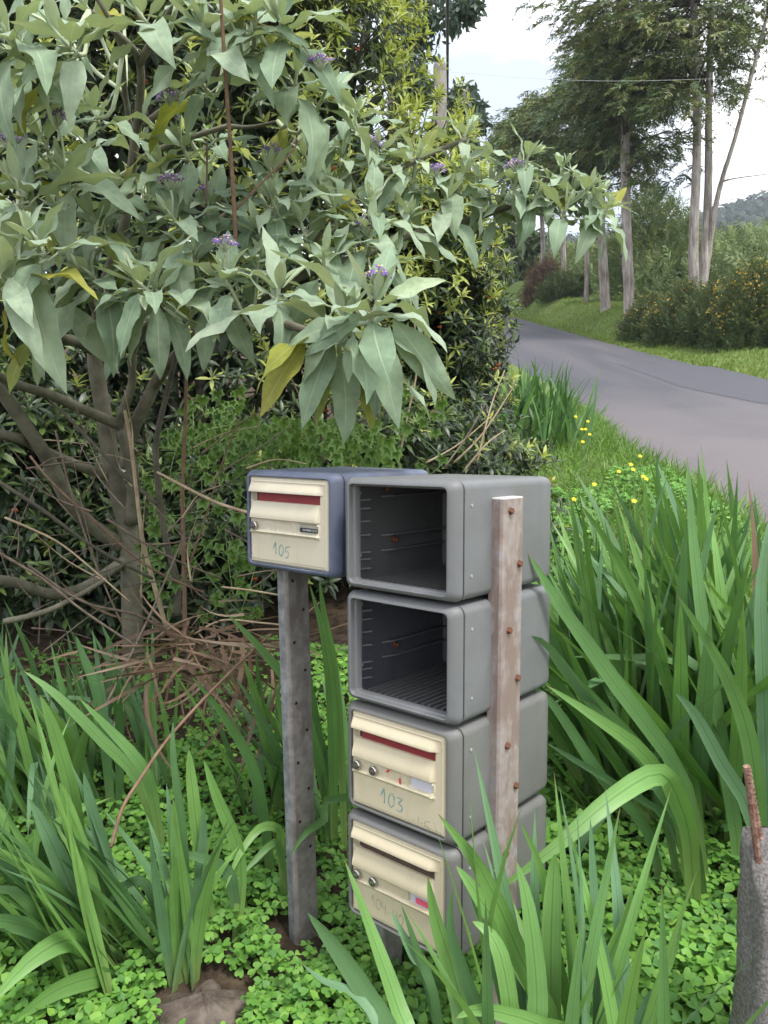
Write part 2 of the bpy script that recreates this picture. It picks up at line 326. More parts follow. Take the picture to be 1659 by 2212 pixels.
def rockmat():
    m, n, l, p, o = newmat('muddy_stone')
    a = noise(n, l, 18, 7, 0.65); b = noise(n, l, 5, 5)
    c = ramp(n, l, a, [(0.3, (.04, .03, .022)), (0.5, (.095, .072, .055)), (0.75, (.20, .165, .13))])
    c = mixc(n, l, ramp(n, l, b, [(0.5, 0.0), (0.66, 0.45)]), c, (.22, .185, .155))
    l.new(c, p.inputs['Base Color']); p.inputs['Roughness'].default_value = 0.75; bump(n, l, p, a, 0.8, 0.02); return m
M['rock'] = rockmat()
def groundmat():
    m, n, l, p, o = newmat('ground_soil_and_turf')
    ge = n.new('ShaderNodeNewGeometry'); sx = n.new('ShaderNodeSeparateXYZ'); l.new(ge.outputs['Position'], sx.inputs[0])
    a = noise(n, l, 1.5, 8, 0.65); f = noise(n, l, 22, 6, 0.65)
    soil = ramp(n, l, f, [(0.3, (.028, .021, .015)), (0.55, (.075, .055, .038)), (0.8, (.14, .105, .07))])
    turf = ramp(n, l, f, [(0.3, (.07, .11, .03)), (0.55, (.12, .18, .045)), (0.8, (.19, .24, .075))])
    litter = ramp(n, l, f, [(0.3, (.16, .12, .08)), (0.55, (.27, .21, .145)), (0.8, (.38, .31, .22))])
    t1 = ramp(n, l, a, [(0.56, 0.0), (0.70, 0.85)])
    green = mixc(n, l, t1, turf, litter)
    xm = n.new('ShaderNodeMapRange'); xm.inputs['From Min'].default_value = 1.0; xm.inputs['From Max'].default_value = 1.8; l.new(sx.outputs['X'], xm.inputs['Value'])
    c = mixc(n, l, xm.outputs[0], soil, green)
    l.new(c, p.inputs['Base Color']); p.inputs['Roughness'].default_value = 0.95; p.inputs['Specular IOR Level'].default_value = 0.1
    bump(n, l, p, f, 0.7, 0.03); return m
M['ground'] = groundmat()
def asphalt():
    m, n, l, p, o = newmat('worn_asphalt')
    ge = n.new('ShaderNodeNewGeometry'); pos = ge.outputs['Position']; sx = n.new('ShaderNodeSeparateXYZ'); l.new(pos, sx.inputs[0])
    g = noise(n, l, 90, 5, 0.7, vec=pos); w = noise(n, l, 0.55, 6, 0.6, vec=pos, dist=0.5); st = noise(n, l, 1.0, 4, 0.55, vec=pos, sc=(1.4, 0.12, 1))
    old = ramp(n, l, g, [(0.3, (.105, .092, .097)), (0.55, (.142, .126, .131)), (0.8, (.19, .17, .176))])
    new = ramp(n, l, g, [(0.3, (.044, .045, .055)), (0.55, (.066, .067, .080)), (0.8, (.095, .096, .11))])
    # the resurfaced stretch further up the road, its edge ragged
    e = n.new('ShaderNodeMath'); e.operation = 'MULTIPLY_ADD'; l.new(w, e.inputs[0]); e.inputs[1].default_value = 4.2; l.new(sx.outputs['Y'], e.inputs[2])
    e2 = n.new('ShaderNodeMath'); e2.operation = 'MULTIPLY_ADD'; l.new(sx.outputs['X'], e2.inputs[0]); e2.inputs[1].default_value = 0.42; l.new(e.outputs[0], e2.inputs[2])
    mr = n.new('ShaderNodeMapRange'); mr.inputs['From Min'].default_value = 12.2; mr.inputs['From Max'].default_value = 17.0; l.new(e2.outputs[0], mr.inputs['Value'])
    c = mixc(n, l, mr.outputs[0], old, new)
    c = mixc(n, l, ramp(n, l, st, [(0.4, 0.0), (0.7, 0.4)]), c, (.14, .125, .13))
    c = mixc(n, l, ramp(n, l, w, [(0.55, 0.0), (0.72, 0.4)]), c, (.075, .072, .082))
    l.new(c, p.inputs['Base Color']); p.inputs['Roughness'].default_value = 0.72; p.inputs['Specular IOR Level'].default_value = 0.35
    bump(n, l, p, g, 0.5, 0.006); return m
M['asphalt'] = asphalt()
M['asphalt_patch'] = simple('asphalt_patch', (.06, .06, .072), 0.75, (.085, .085, .098), 40, spec=0.35, bmp=0.4, bscale=90)
M['hill'] = simple('hillside', (.05, .065, .045), 0.95, (.08, .09, .06), 0.05, spec=0.05)
M['pole'] = simple('grey_pole_timber', (.30, .27, .245), 0.85, (.20, .18, .165), 6, bmp=0.4, bscale=30)
M['cable'] = simple('black_cable', (.012, .012, .014), 0.5)
M['wire'] = simple('pale_wire', (.45, .45, .46), 0.4, metal=0.5)

# ------------------------------------------------------------------ terrain
ROAD_L, ROAD_R = 2.68, 6.5
def base_z(y):
    y = np.asarray(y, float)
    z = 0.16*(np.clip(y, -6, 75)-1.8)
    return z + 0.09*np.clip(y-75, 0, 400)
def roadr(y): return ROAD_R + 0.55*np.exp(-((np.asarray(y, float)-11)/5.5)**2)
def roadl(y): return ROAD_L + 0.1*np.sin(np.asarray(y, float)*0.55) + 0.05*np.sin(np.asarray(y, float)*1.9+1)
def G(x, y):
    x = np.asarray(x, float); y = np.asarray(y, float)
    z = base_z(y)
    nzv = 0.03*np.sin(2.1*x+0.7)*np.cos(1.7*y+0.3) + 0.02*np.sin(4.3*x-1.1*y) + 0.012*np.sin(7.7*y+3*x)
    rr = roadr(y)
    hb = 0.22 + 0.62*sstep(20, 28, y) + 0.9*sstep(36, 46, y)
    bank = hb*sstep(0.15, 1.9, x-rr) + 0.10*np.clip(x-rr-1.9, 0, 45)
    left = 0.07*sstep(0.0, 0.7, roadl(y)-x)
    off = np.where(x > rr, sstep(0, .6, x-rr), np.where(x < roadl(y), sstep(0, .6, roadl(y)-x), 0))
    left = left - 0.12*(1-sstep(0.9, 2.0, x))*(1-sstep(3.0, 5.0, y))
    bigl = 0.25*np.clip(-x-6, 0, 60)*0.3
    return z + bank + left + bigl + off*nzv - np.where((x > roadl(y)) & (x < rr), 0.05*np.minimum(sstep(0, .15, x-roadl(y)), sstep(0, .15, rr-x)), 0)
def Gf(x, y): return float(G(x, y))
def gat(u, v):
    Y = 1.0
    for k in range(400):
        p = at(u, v, Y)
        if p[2] <= Gf(p[0], p[1]): break
        Y += .02 if Y < 6 else .1
    return p
xs = np.concatenate([np.arange(-300, -40, 20), np.arange(-40, -6, 2), np.arange(-6, 12, .15), np.arange(12, 40, 1), np.arange(40, 420, 15)])
ys = np.concatenate([np.arange(-30, -1, 1.5), np.arange(-1, 14, .15), np.arange(14, 50, .4), np.arange(50, 100, 2), np.arange(100, 460, 15)])
XX, YY = np.meshgrid(xs, ys); nx, ny = len(xs), len(ys)
V = np.stack([XX.ravel(), YY.ravel(), G(XX, YY).ravel()], 1)
ii = (np.arange(ny-1)[:, None]*nx + np.arange(nx-1)[None]).ravel()
tag(link('ground', np_mesh('ground', V, np.stack([ii, ii+1, ii+nx+1, ii+nx], 1), mats=[M['ground']])), kind='structure')

yy = np.concatenate([np.arange(-25, 40, 0.2), np.arange(40, 140, 1.0)])
cols = 15; rows = []
for k in range(cols):
    t = k/(cols-1)
    el = roadl(yy) + 0.035*np.sin(yy*6.1) + 0.02*np.sin(yy*13.7+1); er = roadr(yy) + 0.04*np.sin(yy*5.3+2) + 0.02*np.sin(yy*12.1)
    x = el*(1-t) + er*t; rows.append(np.stack([x, yy, base_z(yy) + 0.02 + 0.05*np.sin(PI*t) - (0.05 if k in (0, cols-1) else 0)], 1))
V = np.stack(rows, 1).reshape(-1, 3); n_ = len(yy)
ii = (np.arange(n_-1)[:, None]*cols + np.arange(cols-1)[None]).ravel()
tag(link('road', np_mesh('road', V, np.stack([ii, ii+1, ii+cols+1, ii+cols], 1), mats=[M['asphalt']])), kind='structure')
# darker resurfaced patch with a broken edge, right side of the road
def road_z(x, y):
    t = np.clip((x-roadl(y))/(roadr(y)-roadl(y)), 0, 1); return base_z(y) + 0.02 + 0.05*np.sin(PI*t)
px0 = []
for i in range(40):
    t = i/39; y0 = 10.3 + .5*t + 2.2*t**6 + 0.08*math.sin(9*t) + 0.06*math.sin(31*t) + 0.05*random.random(); x0 = 6.75 - 2.0*t
    px0.append((x0, y0))
V = []; 
for (x0, y0) in px0:
    for k in range(9):
        y = y0 + (16.5-y0)*k/8; V.append((x0, y, float(road_z(x0, y)) + 0.004))
F = [(i*9+k, i*9+k+1, (i+1)*9+k+1, (i+1)*9+k) for i in range(39) for k in range(8)]
tag(link('road_patch', np_mesh('road_patch', V, F, mats=[M['asphalt_patch']])), kind='structure')

# far hillside
hx = np.linspace(-260, 420, 90); hy = np.linspace(230, 520, 30)
HX, HY = np.meshgrid(hx, hy)
def hillz(x, y):
    prof = 49 + 18*np.sin((x-60)/85.0) + 6*np.sin(x/31.0+1) + 0.03*x
    return 22 + (prof-6)*sstep(225, 345, y) + 0.03*(y-300)
V = np.stack([HX.ravel(), HY.ravel(), hillz(HX, HY).ravel()], 1); nx = len(hx)
ii = (np.arange(len(hy)-1)[:, None]*nx + np.arange(nx-1)[None]).ravel()
tag(link('hillside', np_mesh('hillside', V, np.stack([ii, ii+1, ii+nx+1, ii+nx], 1), mats=[M['hill']])), kind='structure')

# ------------------------------------------------------------------ leaf prototypes and scattering
def strip(n, m, wfun, bend=0.0, fold=0.0, wave=0.0, wfreq=3.0, twist=0.0, phase=0.0, side=0.0, kink=None):
    """unit-length blade along +x, width factor along y (w at half), z up is the upper face"""
    V = []; UV = []; p = np.zeros(3); ang = 0.0; sd = 0.0
    for i in range(n+1):
        t = i/n; w = wfun(t); a = -bend*t**1.15
        if kink: a -= kink[1]*float(sstep(kink[0]-.09, kink[0]+.09, t))
        d = np.array([math.cos(a)*math.cos(side*t), math.sin(side*t), math.sin(a)])
        if i: p = p + d/n
        nrm = np.array([-math.sin(a), 0, math.cos(a)]); bi = np.array([-math.sin(side*t), math.cos(side*t), 0])
        tw = twist*t; bt = bi*math.cos(tw) + nrm*math.sin(tw); nt = nrm*math.cos(tw) - bi*math.sin(tw)
        for j in range(m+1):
            s = 2*j/m - 1
            z = fold*abs(s)*w + wave*w*abs(s)**2*math.sin(wfreq*2*PI*t + phase + (1.7 if s > 0 else 0))
            V.append(p + bt*s*w + nt*z); UV.append((t, (s+1)/2))
    F = [(i*(m+1)+j, (i+1)*(m+1)+j, (i+1)*(m+1)+j+1, i*(m+1)+j+1) for i in range(n) for j in range(m)]
    return np.array(V), np.array(F), np.array(UV)
def w_sage(t): return 0.168*max(0.0, math.sin(PI*min(1, t**.82*.97+.02)))**1.05*(1-.12*t)+.004 if t < .999 else .001
def w_sword(t): return (0.55 + 0.45*math.sin(PI*min(1, t/0.95)*0.72)) * (1-t**3.2)**0.9
def w_lance(t): return 0.13*math.sin(PI*min(0.995, t*0.96+0.03))**0.8 + 0.004
class Proto:
    def __init__(s, V, F, UV): s.V, s.F, s.UV = V, F, UV; s.me = {}
    def mesh(s, mat, name):
        if mat.name not in s.me: s.me[mat.name] = np_mesh(name, s.V, s.F, s.UV, mats=[mat])
        return s.me[mat.name]
def frames(D, N):
    """columns x=D (along leaf), y=N x D, z=N"""
    if len(D) == 1:
        dx, dy, dz = np.asarray(D[0], float).tolist(); q = 1/max(math.sqrt(dx*dx+dy*dy+dz*dz), 1e-9); dx *= q; dy *= q; dz *= q
        nx, ny, nz_ = np.asarray(N[0], float).tolist(); k = nx*dx+ny*dy+nz_*dz; nx -= dx*k; ny -= dy*k; nz_ -= dz*k
        q = 1/max(math.sqrt(nx*nx+ny*ny+nz_*nz_), 1e-9); nx *= q; ny *= q; nz_ *= q
        return np.array([[[dx, ny*dz-nz_*dy, nx], [dy, nz_*dx-nx*dz, ny], [dz, nx*dy-ny*dx, nz_]]])
    D = unit(D); N = unit(N - D*np.sum(N*D, -1, keepdims=True)); Y = np.cross(N, D); return np.stack([D, Y, N], -1)
class Batch:
    """leaves of one thing; the largest in view become parts, the others one stuff part"""
    def __init__(s): s.items = []
    def put(s, proto, mat, P, Rm, S): s.items.append((proto, mat, np.asarray(P, float), np.asarray(Rm, float), np.asarray(S, float)))
    def build(s, root, part, limit, stuff='foliage'):
        loc = np.array(root.location)
        if limit:
            P = np.array([it[2] for it in s.items]); S = np.array([it[4].max() for it in s.items])
            u, v, f = proj(P); ok = (f > 0.3) & (u > -20) & (u < 1680) & (v > -20) & (v < 2235)
            order = np.argsort(-np.where(ok, S/np.maximum(f, .3), 0))[:limit]; order = [i for i in order if ok[i]]
        else: order = []
        chosen = set(order)
        for i in order:
            pr, mat, P, Rm, S = s.items[i]; M4 = Matrix.Identity(4)
            A = Rm*S[None, :]; Pl = P - loc
            M4 = Matrix([[A[0, 0], A[0, 1], A[0, 2], Pl[0]], [A[1, 0], A[1, 1], A[1, 2], Pl[1]], [A[2, 0], A[2, 1], A[2, 2], Pl[2]], [0, 0, 0, 1]])
            link(part, pr.mesh(mat, part), root, M=M4)
        groups = {}
        for i, it in enumerate(s.items):
            if i not in chosen: groups.setdefault(id(it[0]), []).append(it)
        if not groups: return
        Vs, Fs, Us, Ms = [], [], [], []; mats = []; nv = 0
        for g in groups.values():
            pr = g[0][0]; P = np.array([t[2] for t in g]) - loc; A = np.array([t[3]*t[4][None, :] for t in g])
            W = np.einsum('nij,vj->nvi', A, pr.V) + P[:, None]; k = len(pr.V)
            Vs.append(W.reshape(-1, 3)); Us.append(np.tile(pr.UV, (len(g), 1)))
            Fs.append((pr.F[None] + (np.arange(len(g))*k)[:, None, None]).reshape(-1, pr.F.shape[1]) + nv); nv += len(g)*k
            mi = []
            for t in g:
                if t[1] not in mats: mats.append(t[1])
                mi.append(mats.index(t[1]))
            Ms.append(np.repeat(mi, len(pr.F)))
        o = link(stuff, np_mesh(stuff, np.concatenate(Vs), np.concatenate(Fs), np.concatenate(Us), mats=mats, midx=np.concatenate(Ms)), root)
        o['kind'] = 'stuff'; return o

SAGE = [Proto(*strip(9, 4, w_sage, bend=b, fold=f, wave=wv, wfreq=fr, twist=tw, phase=ph, side=sd)) for b, f, wv, fr, tw, ph, sd in
        [(.35, .12, .28, 1.9, .2, 0, .12), (.8, .10, .36, 2.3, -.35, 1, -.2), (1.15, .08, .32, 1.8, .4, 2, .25), (1.5, .1, .30, 2.4, -.25, .5, -.15), (1.9, .08, .36, 2.1, .5, 3, .2), (.7, .26, .24, 2.6, 0, 4, 0), (.55, -.04, .38, 1.8, .6, 2.2, .3), (1.3, .2, .32, 2.2, -.5, 5, -.3)]]
SAGE_YOUNG = [Proto(*strip(5, 2, lambda t: 0.15*math.sin(PI*min(1, t*.95+.03))+.003, bend=b, fold=f)) for b, f in [(-.25, .5), (.1, .45), (.45, .4)]]
LANCE = [Proto(*strip(3, 2, w_lance, bend=b, fold=f, side=s)) for b, f, s in [(.2, .25, .1), (.6, .2, -.1), (.35, .3, .15)]]
# rosette: five-lobed ivy leaf (fan), clover of three notched leaflets, star blossom
def fan(pts, z=None):
    P = np.array([(0, 0, 0)] + [(x, y, (z(x, y) if z else 0)) for x, y in pts]); n = len(pts)
    F = [(0, 1+i, 1+(i+1) % n) for i in range(n)]; UV = np.stack([np.full(n+1, .5), np.full(n+1, .9)], 1); return P, np.array(F), UV
def ivy_proto(seed):
    r = random.Random(seed); pts = []
    for i in range(5):
        a = (-2+i)*0.98; ln = [0.55, 0.78, 1.0, 0.78, 0.55][i]*(0.9+.2*r.random())
        pts.append((ln*math.cos(a), ln*math.sin(a)))
        if i < 4: a2 = a+0.49; pts.append((.48*math.cos(a2), .48*math.sin(a2)))
    pts.append((-.12, .12)); pts.append((0.02, 0)); pts.append((-.12, -.12))
    P, F, UV = fan(pts, lambda x, y: -0.18*(x*x+y*y) + 0.06*abs(y)); P[:, 0] += .05
    UV = np.stack([np.clip(P[:, 0], 0, 1), .5+P[:, 1]*.5], 1); return Proto(P, F, UV)
IVY = [ivy_proto(i) for i in range(4)]
def clover_proto(seed):
    r = random.Random(seed); V = []; F = []; UV = []
    for k in range(3):
        a = k*2*PI/3 + r.uniform(-.12, .12); droop = r.uniform(.1, .8); n0 = len(V)
        hp = [(0.0, 0), (.45, .40), (.80, .52), (1.02, .40), (1.04, .2), (.86, 0.0), (1.04, -.2), (1.02, -.40), (.80, -.52), (.45, -.40)]
        mid = [(0.5, 0)]
        for (x, y) in hp + mid:
            z = .22*abs(y) - droop*x*x*.5
            X = x*math.cos(a)-y*math.sin(a); Y = x*math.sin(a)+y*math.cos(a); V.append((X, Y, z)); UV.append((x, .5+y*.5))
        c = n0+10; m = len(hp)
        F += [(c, n0+i, n0+(i+1) % m) for i in range(m)]
    return Proto(np.array(V), np.array(F), np.array(UV))
CLOVER = [clover_proto(i) for i in range(6)]
BLADE = [Proto(*strip(3, 1, lambda t: .03*(1-t**1.6)+.001, bend=b)) for b in (.3, .8, 1.4)]
def petals(n, wid):
    V = [(0, 0, 0)]; F = []
    for k in range(n):
        a = 2*PI*k/n; b = len(V)
        for (x, y, z) in [(.45, wid, .05), (1, 0, -.05), (.45, -wid, .05)]:
            V.append((x*math.cos(a)-y*math.sin(a), x*math.sin(a)+y*math.cos(a), z))
        F += [(0, b+2, b+1), (0, b+1, b)]
    V = np.array(V, float); return Proto(V, np.array(F), np.full((len(V), 2), .5))
STAR5 = petals(5, .32); YELLOW5 = petals(5, .5)
def spray_proto(seed, n=13, droop=.5):
    """flat feathery spray of a cypress: a thin axis carrying side shoots"""
    r = random.Random(seed); V = []; F = []; UV = []
    for i in range(n+1):
        t = i/n; V += [(t, .006, -droop*t*t), (t, -.006, -droop*t*t)]; UV += [(t, .3)]*2
        if i: F.append((2*i-2, 2*i-1, 2*i+1, 2*i))
    for i in range(n):
        t = i/n; z0 = -droop*t*t
        for s in (-1, 1):
            ln = (0.36*(1-t*.75) + .07)*r.uniform(.6, 1.35); a = s*r.uniform(.45, 1.05); b = len(V); base = 2*i + (0 if s > 0 else 1)
            dx, dy = math.cos(a)*ln, math.sin(a)*ln; zz = z0 - r.uniform(0.0, .22); w = .026*r.uniform(.8, 1.6)
            V += [(t+dx*.55-dy/ln*w, dy*.55+dx/ln*w, (z0+zz)/2+r.uniform(-.05, .05)), (t+dx, dy, zz), (t+dx*.5+dy/ln*w, dy*.5-dx/ln*w, (z0+zz)/2+r.uniform(-.03, .03))]
            F.append((base, b+2, b+1, b)); UV += [(t, .3)]*3
    return Proto(np.array(V), np.array(F), np.array(UV))
SPRAY = [spray_proto(i, 13, d) for i, d in enumerate((.2, .45, .7, 1.0, .35))]
SPRIG = [spray_proto(40+i, 6, d) for i, d in enumerate((.1, .3, -.1, .5))]
def tuft_proto(seed, n=12, spread=.5):
    r = random.Random(seed); V = []; F = []; UV = []
    for i in range(n):
        a = r.uniform(0, 2*PI); tl = r.uniform(.1, spread); h = r.uniform(.6, 1.0); w = r.uniform(.012, .03); b = len(V)
        x, y = math.cos(a), math.sin(a); bx, by = r.uniform(-.12, .12), r.uniform(-.12, .12)
        V += [(bx-y*w, by+x*w, 0), (bx+y*w, by-x*w, 0), (bx+x*tl*.4+y*w*.8, by+y*tl*.4-x*w*.8, h*.6), (bx+x*tl*.4-y*w*.8, by+y*tl*.4+x*w*.8, h*.6), (bx+x*tl, by+y*tl, h)]
        F += [(b, b+1, b+2, b+3), (b+3, b+2, b+4, b+4)]; UV += [(0, .3), (0, .3), (.6, .3), (.6, .3), (1, .3)]
    return np.array(V), F, np.array(UV)
def tri_proto(t):
    V, F, UV = t; T = []
    for f in F:
        T.append((f[0], f[1], f[2]));
        if f[2] != f[3]: T.append((f[0], f[2], f[3]))
    return Proto(V, np.array(T), UV)
TUFT = [tri_proto(tuft_proto(i, 12, .45)) for i in range(5)]
TUFT_W = [tri_proto(tuft_proto(20+i, 10, .8)) for i in range(4)]
def rnd_dirs(n, up=0.0):
    if n == 1:
        x, y, z = random.gauss(0, 1), random.gauss(0, 1), random.gauss(0, 1)+up; q = 1/max(math.sqrt(x*x+y*y+z*z), 1e-9); return np.array([[x*q, y*q, z*q]])
    D = rng.normal(size=(n, 3)); D[:, 2] += up; return unit(D)

# ------------------------------------------------------------------ mailboxes
BW, BD, BH, PITCHZ = 0.3217, 0.3666, 0.2525, 0.26
def rr_loop(ix, iz, y, r, seg=5):
    x0, x1, z0, z1 = ix, BW-ix, iz, BH-iz; pts = []
    for cx, cz, a0 in ((x1-r, z0+r, -PI/2), (x1-r, z1-r, 0), (x0+r, z1-r, PI/2), (x0+r, z0+r, PI)):
        for k in range(seg+1):
            a = a0 + PI/2*k/seg; pts.append((cx + r*math.cos(a), y, cz + r*math.sin(a)))
    return pts
def loft(loops, cap0=False, cap1=False, flip=False):
    n = len(loops[0]); V = [p for L in loops for p in L]; F = []
    for i in range(len(loops)-1):
        for j in range(n): F.append((i*n+j, i*n+(j+1) % n, (i+1)*n+(j+1) % n, (i+1)*n+j))
    if cap0: F.append(tuple(range(n))[::-1])
    if cap1: F.append(tuple((len(loops)-1)*n+j for j in range(n)))
    if flip: F = [f[::-1] for f in F]
    return V, F
mb = MB(); V, F = loft([rr_loop(.010, .010, .0065, .012), rr_loop(.0028, .0028, .0056, .017), rr_loop(.0012, .0012, .0066, .019), rr_loop(.0012, .0012, .15, .019), rr_loop(.0022, .0022, BD-.022, .019), rr_loop(.005, .005, BD-.008, .018), rr_loop(.012, .012, BD-.001, .016), rr_loop(.03, .03, BD, .01)], cap1=True); mb.add(V, F)
BODY = mb
mb = MB(); V, F = loft([rr_loop(.010, .010, 0, .016), rr_loop(.0006, .0006, -.0004, .019), rr_loop(0, 0, -.003, .019), rr_loop(.0015, .001, -.010, .019), rr_loop(.0065, .004, -.019, .018), rr_loop(.013, .008, -.0255, .018), rr_loop(.0185, .0115, -.0280, .016), rr_loop(.0215, .0135, -.0283, .013), rr_loop(.0232, .0146, -.0270, .012), rr_loop(.0236, .0150, -.0150, .012), rr_loop(.0285, .0185, -.0135, .008), rr_loop(.0296, .0192, -.0120, .007), rr_loop(.030, .0195, .004, .006)]); mb.add(V, F)
FRAME = mb
mb = MB(); V, F = loft([rr_loop(.030, .0195, .003, .006), rr_loop(.012, .012, .008, .012), rr_loop(.012, .012, BD-.03, .012), rr_loop(.03, .03, BD-.022, .01)], cap1=True); mb.add(V, F)
LINER = mb
mb = MB(); V, F = loft([rr_loop(.003, .003, -.002, .017), rr_loop(.003, .003, .009, .017)]); mb.add(V, F)
SEAM_SHADE = mb  # black ring added inside the open seam, painting the shade of the gap
RIB = MB(); RIB.box((0, .165, .0145), (.0035, .29, .005))          # floor ribs run towards the back
def shelf(y0, y1, mbx):
    mbx.add([(0, y0, 0), (.016, y0+.03, .001), (.016, y1, .001), (0, y1, 0), (0, y0, -.004), (.015, y0+.03, -.003), (.015, y1, -.003), (0, y1, -.004)],
            [(0, 1, 2, 3), (7, 6, 5, 4), (0, 4, 5, 1), (1, 5, 6, 2)])
RAIL = MB(); shelf(.095, .33, RAIL)
LUG = MB(); shelf(.010, .043, LUG)
RIVET = MB(); RIVET.disc((0, 0, 0), (1, 0, 0), .0036, 10, 0, .0016); RIVET.disc((.0016, 0, 0), (1, 0, 0), .0019, 8, 0, .0007)
NUT = MB(); NUT.disc((0, 0, 0), (1, 0, 0), .010, 14, 0, .002); NUT.disc((.002, 0, 0), (1, 0, 0), .0075, 6, 0, .006); NUT.disc((.008, 0, 0), (1, 0, 0), .004, 8, 0, .007)

# moulded door as a relief
DX0, DX1, DZ0, DZ1 = .0243, BW-.0243, .0155, BH-.0155; DW, DH = DX1-DX0, DZ1-DZ0; DY = -.0262
def relief(s, t):
    e = np.minimum(np.minimum(s, 1-s)*DW, np.minimum(t, 1-t)*DH)
    h = -.006*(1-sstep(0, .006, e))
    h = h + .0012*np.exp(-((np.minimum(np.minimum(s*.98, (1-s))*DW, np.minimum(t, 1.04-t)*DH)-.011)/.0013)**2)*(t < .9)
    m = sstep(.015, .04, s)*(1-sstep(.868, .90, s)); mh = sstep(-.01, .03, s)*(1-sstep(.85, .94, s))
    hood = .0105*sstep(.055, .165, t)*(t < .172); h = h + hood*mh
    slot = (t >= .172) & (t < .282); ms = sstep(.068, .08, s)*(1-sstep(.862, .874, s))
    h = np.where(slot, h + (.0105*(1-sstep(.172, .176, t)))*mh - .016*m*sstep(.172, .180, t)*(1-sstep(.272, .282, t)), h)
    h = h + .0095*sstep(.282, .455, t)*(t < .472)*m + (.0095*(1-sstep(.472, .478, t)))*((t >= .472) & (t < .6))*m
    strip_ = (t >= .474) & (t < .66)
    h = h + np.where(strip_, m*(.0005 + .0060*np.exp(-((t-.628)/.016)**2) + .0035*np.exp(-((s-.04)/.012)**2) + .0035*np.exp(-((s-.875)/.012)**2)), 0)
    ov = ((s-.465)/.105)**4 + ((t-.553)/.062)**4; h = h + strip_*.0022*np.exp(-((ov-1.05)/.30)**2)
    wi = ((s-.76)/.125)**4 + ((t-.553)/.060)**4; h = h + strip_*(.0022*np.exp(-((wi-1.15)/.3)**2) - .0035*(wi < .95))
    bt = np.sqrt(((s-.255)*DW)**2 + ((t-.562)*DH)**2); h = h + strip_*.0016*np.exp(-((bt-.0105)/.0022)**2)
    h = h - .0016*sstep(.948, .953, t)*sstep(.02, .03, s)*(1-sstep(.955, .965, s))
    em = np.sqrt(((s-.085)*DW)**2 + ((t-.875)*DH)**2); h = h + .0005*np.exp(-((em-.0125)/.0011)**2) + .0004*np.exp(-(em/.012)**4)*np.sin(em*2200+6*np.arctan2(t-.875, s-.085))
    return h
def relief_xy(s, t): return DX0 + s*DW, DY - float(relief(np.array(s), np.array(t))), DZ1 - t*DH
ss = np.unique(np.concatenate([np.linspace(0, 1, 64), np.linspace(0, .05, 9), np.linspace(.86, 1, 16)])); tt = np.unique(np.concatenate([np.linspace(0, 1, 76), np.linspace(.165, .185, 7), np.linspace(.268, .29, 7), np.linspace(.468, .482, 6), np.linspace(.60, .66, 8), np.linspace(.945, .956, 4), np.linspace(0, .05, 8), np.linspace(.97, 1, 6)]))
SS, TT = np.meshgrid(ss, tt); HH = relief(SS, TT)
V = np.stack([DX0+SS*DW, DY-HH, DZ1-TT*DH], -1).reshape(-1, 3); nx = len(ss)
ii = (np.arange(len(tt)-1)[:, None]*nx + np.arange(nx-1)[None]).ravel(); DOOR_V, DOOR_F = V, np.stack([ii, ii+nx, ii+nx+1, ii+1], 1)
LOCKRING = MB(); LOCKRING.tube([(0, -.002, 0), (0, -.007, 0), (0, -.0085, 0)], [.0108, .0108, .0095], 24); 
LOCKFACE = MB(); LOCKFACE.disc((0, -.0086, 0), (0, -1, 0), .0088, 20, 0, .0005)
KEYHOLE = MB(); KEYHOLE.disc((0, -.0092, -.001), (0, -1, 0), .0042, 14, 0, .0004); KEYHOLE.box((0, -.0097, -.0035), (.0016, .0006, .007), 1)
def stroke(poly, wid, s0, t0, sc, lift=.0006):
    """pen strokes on the flat lower panel: flat ribbons; poly in letter units, y down"""
    V = []; F = []
    for pts in poly:
        pts = np.array(pts, float)
        if len(pts) > 2: pts, _ = catmull(pts, np.ones(len(pts)), 5)
        T = unit(np.gradient(pts, axis=0)); n0 = len(V)
        for i, p in enumerate(pts):
            w = wid*(.75+.5*abs(math.sin(i*.7+len(V))))
            for sg in (-1, 1):
                q = p + sg*w*np.array([-T[i][1], T[i][0]]); s = s0+q[0]*sc/DW; t = t0+q[1]*sc/DH
                V.append((DX0+s*DW, DY-float(relief(np.array(s), np.array(t)))-lift, DZ1-t*DH))
        F += [(n0+2*i, n0+2*i+1, n0+2*i+3, n0+2*i+2) for i in range(len(pts)-1)]
    return V, F
GL = {'1': [[(0, .55), (.28, .05), (.3, 0)], [(.3, 0), (.34, .5), (.33, 1)]],
      '0': [[(.35, .02), (.08, .25), (.02, .7), (.2, 1), (.45, .75), (.5, .3), (.33, .02)]],
      '5': [[(.12, .12), (.6, .02)], [(.12, .12), (.06, .5), (.3, .45), (.42, .7), (.25, .98), (0, .95)]],
      '3': [[(.05, .08), (.5, .1), (.2, .42), (.5, .62), (.38, .95), (.02, .92)]],
      '-': [[(.1, .6), (.3, .6)]],
      '4': [[(.1, 0), (.06, .5), (.5, .45)], [(.45, .1), (.44, 1)]]}
def writing(text, s0, t0, size, gap, wid):
    V = []; F = []; x = 0
    for k, ch in enumerate(text):
        g = [[(px+x, py+0.10*k) for px, py in st] for st in GL[ch]]
        v, f = stroke(g, wid, s0, t0, size); F += [tuple(i+len(V) for i in q) for q in f]; V += v; x += gap
    return V, F
MESH = {}
def shared(key, mbx, mat, smooth=False):
    k = (key, mat.name)
    if k not in MESH: MESH[k] = mbx.mesh(key, mat, smooth)
    return MESH[k]
def smoothish(me, deg=40):
    me.polygons.foreach_set('use_smooth', [True]*len(me.polygons))
    try: me.set_sharp_from_angle(angle=R(deg))
    except Exception: pass
    return me
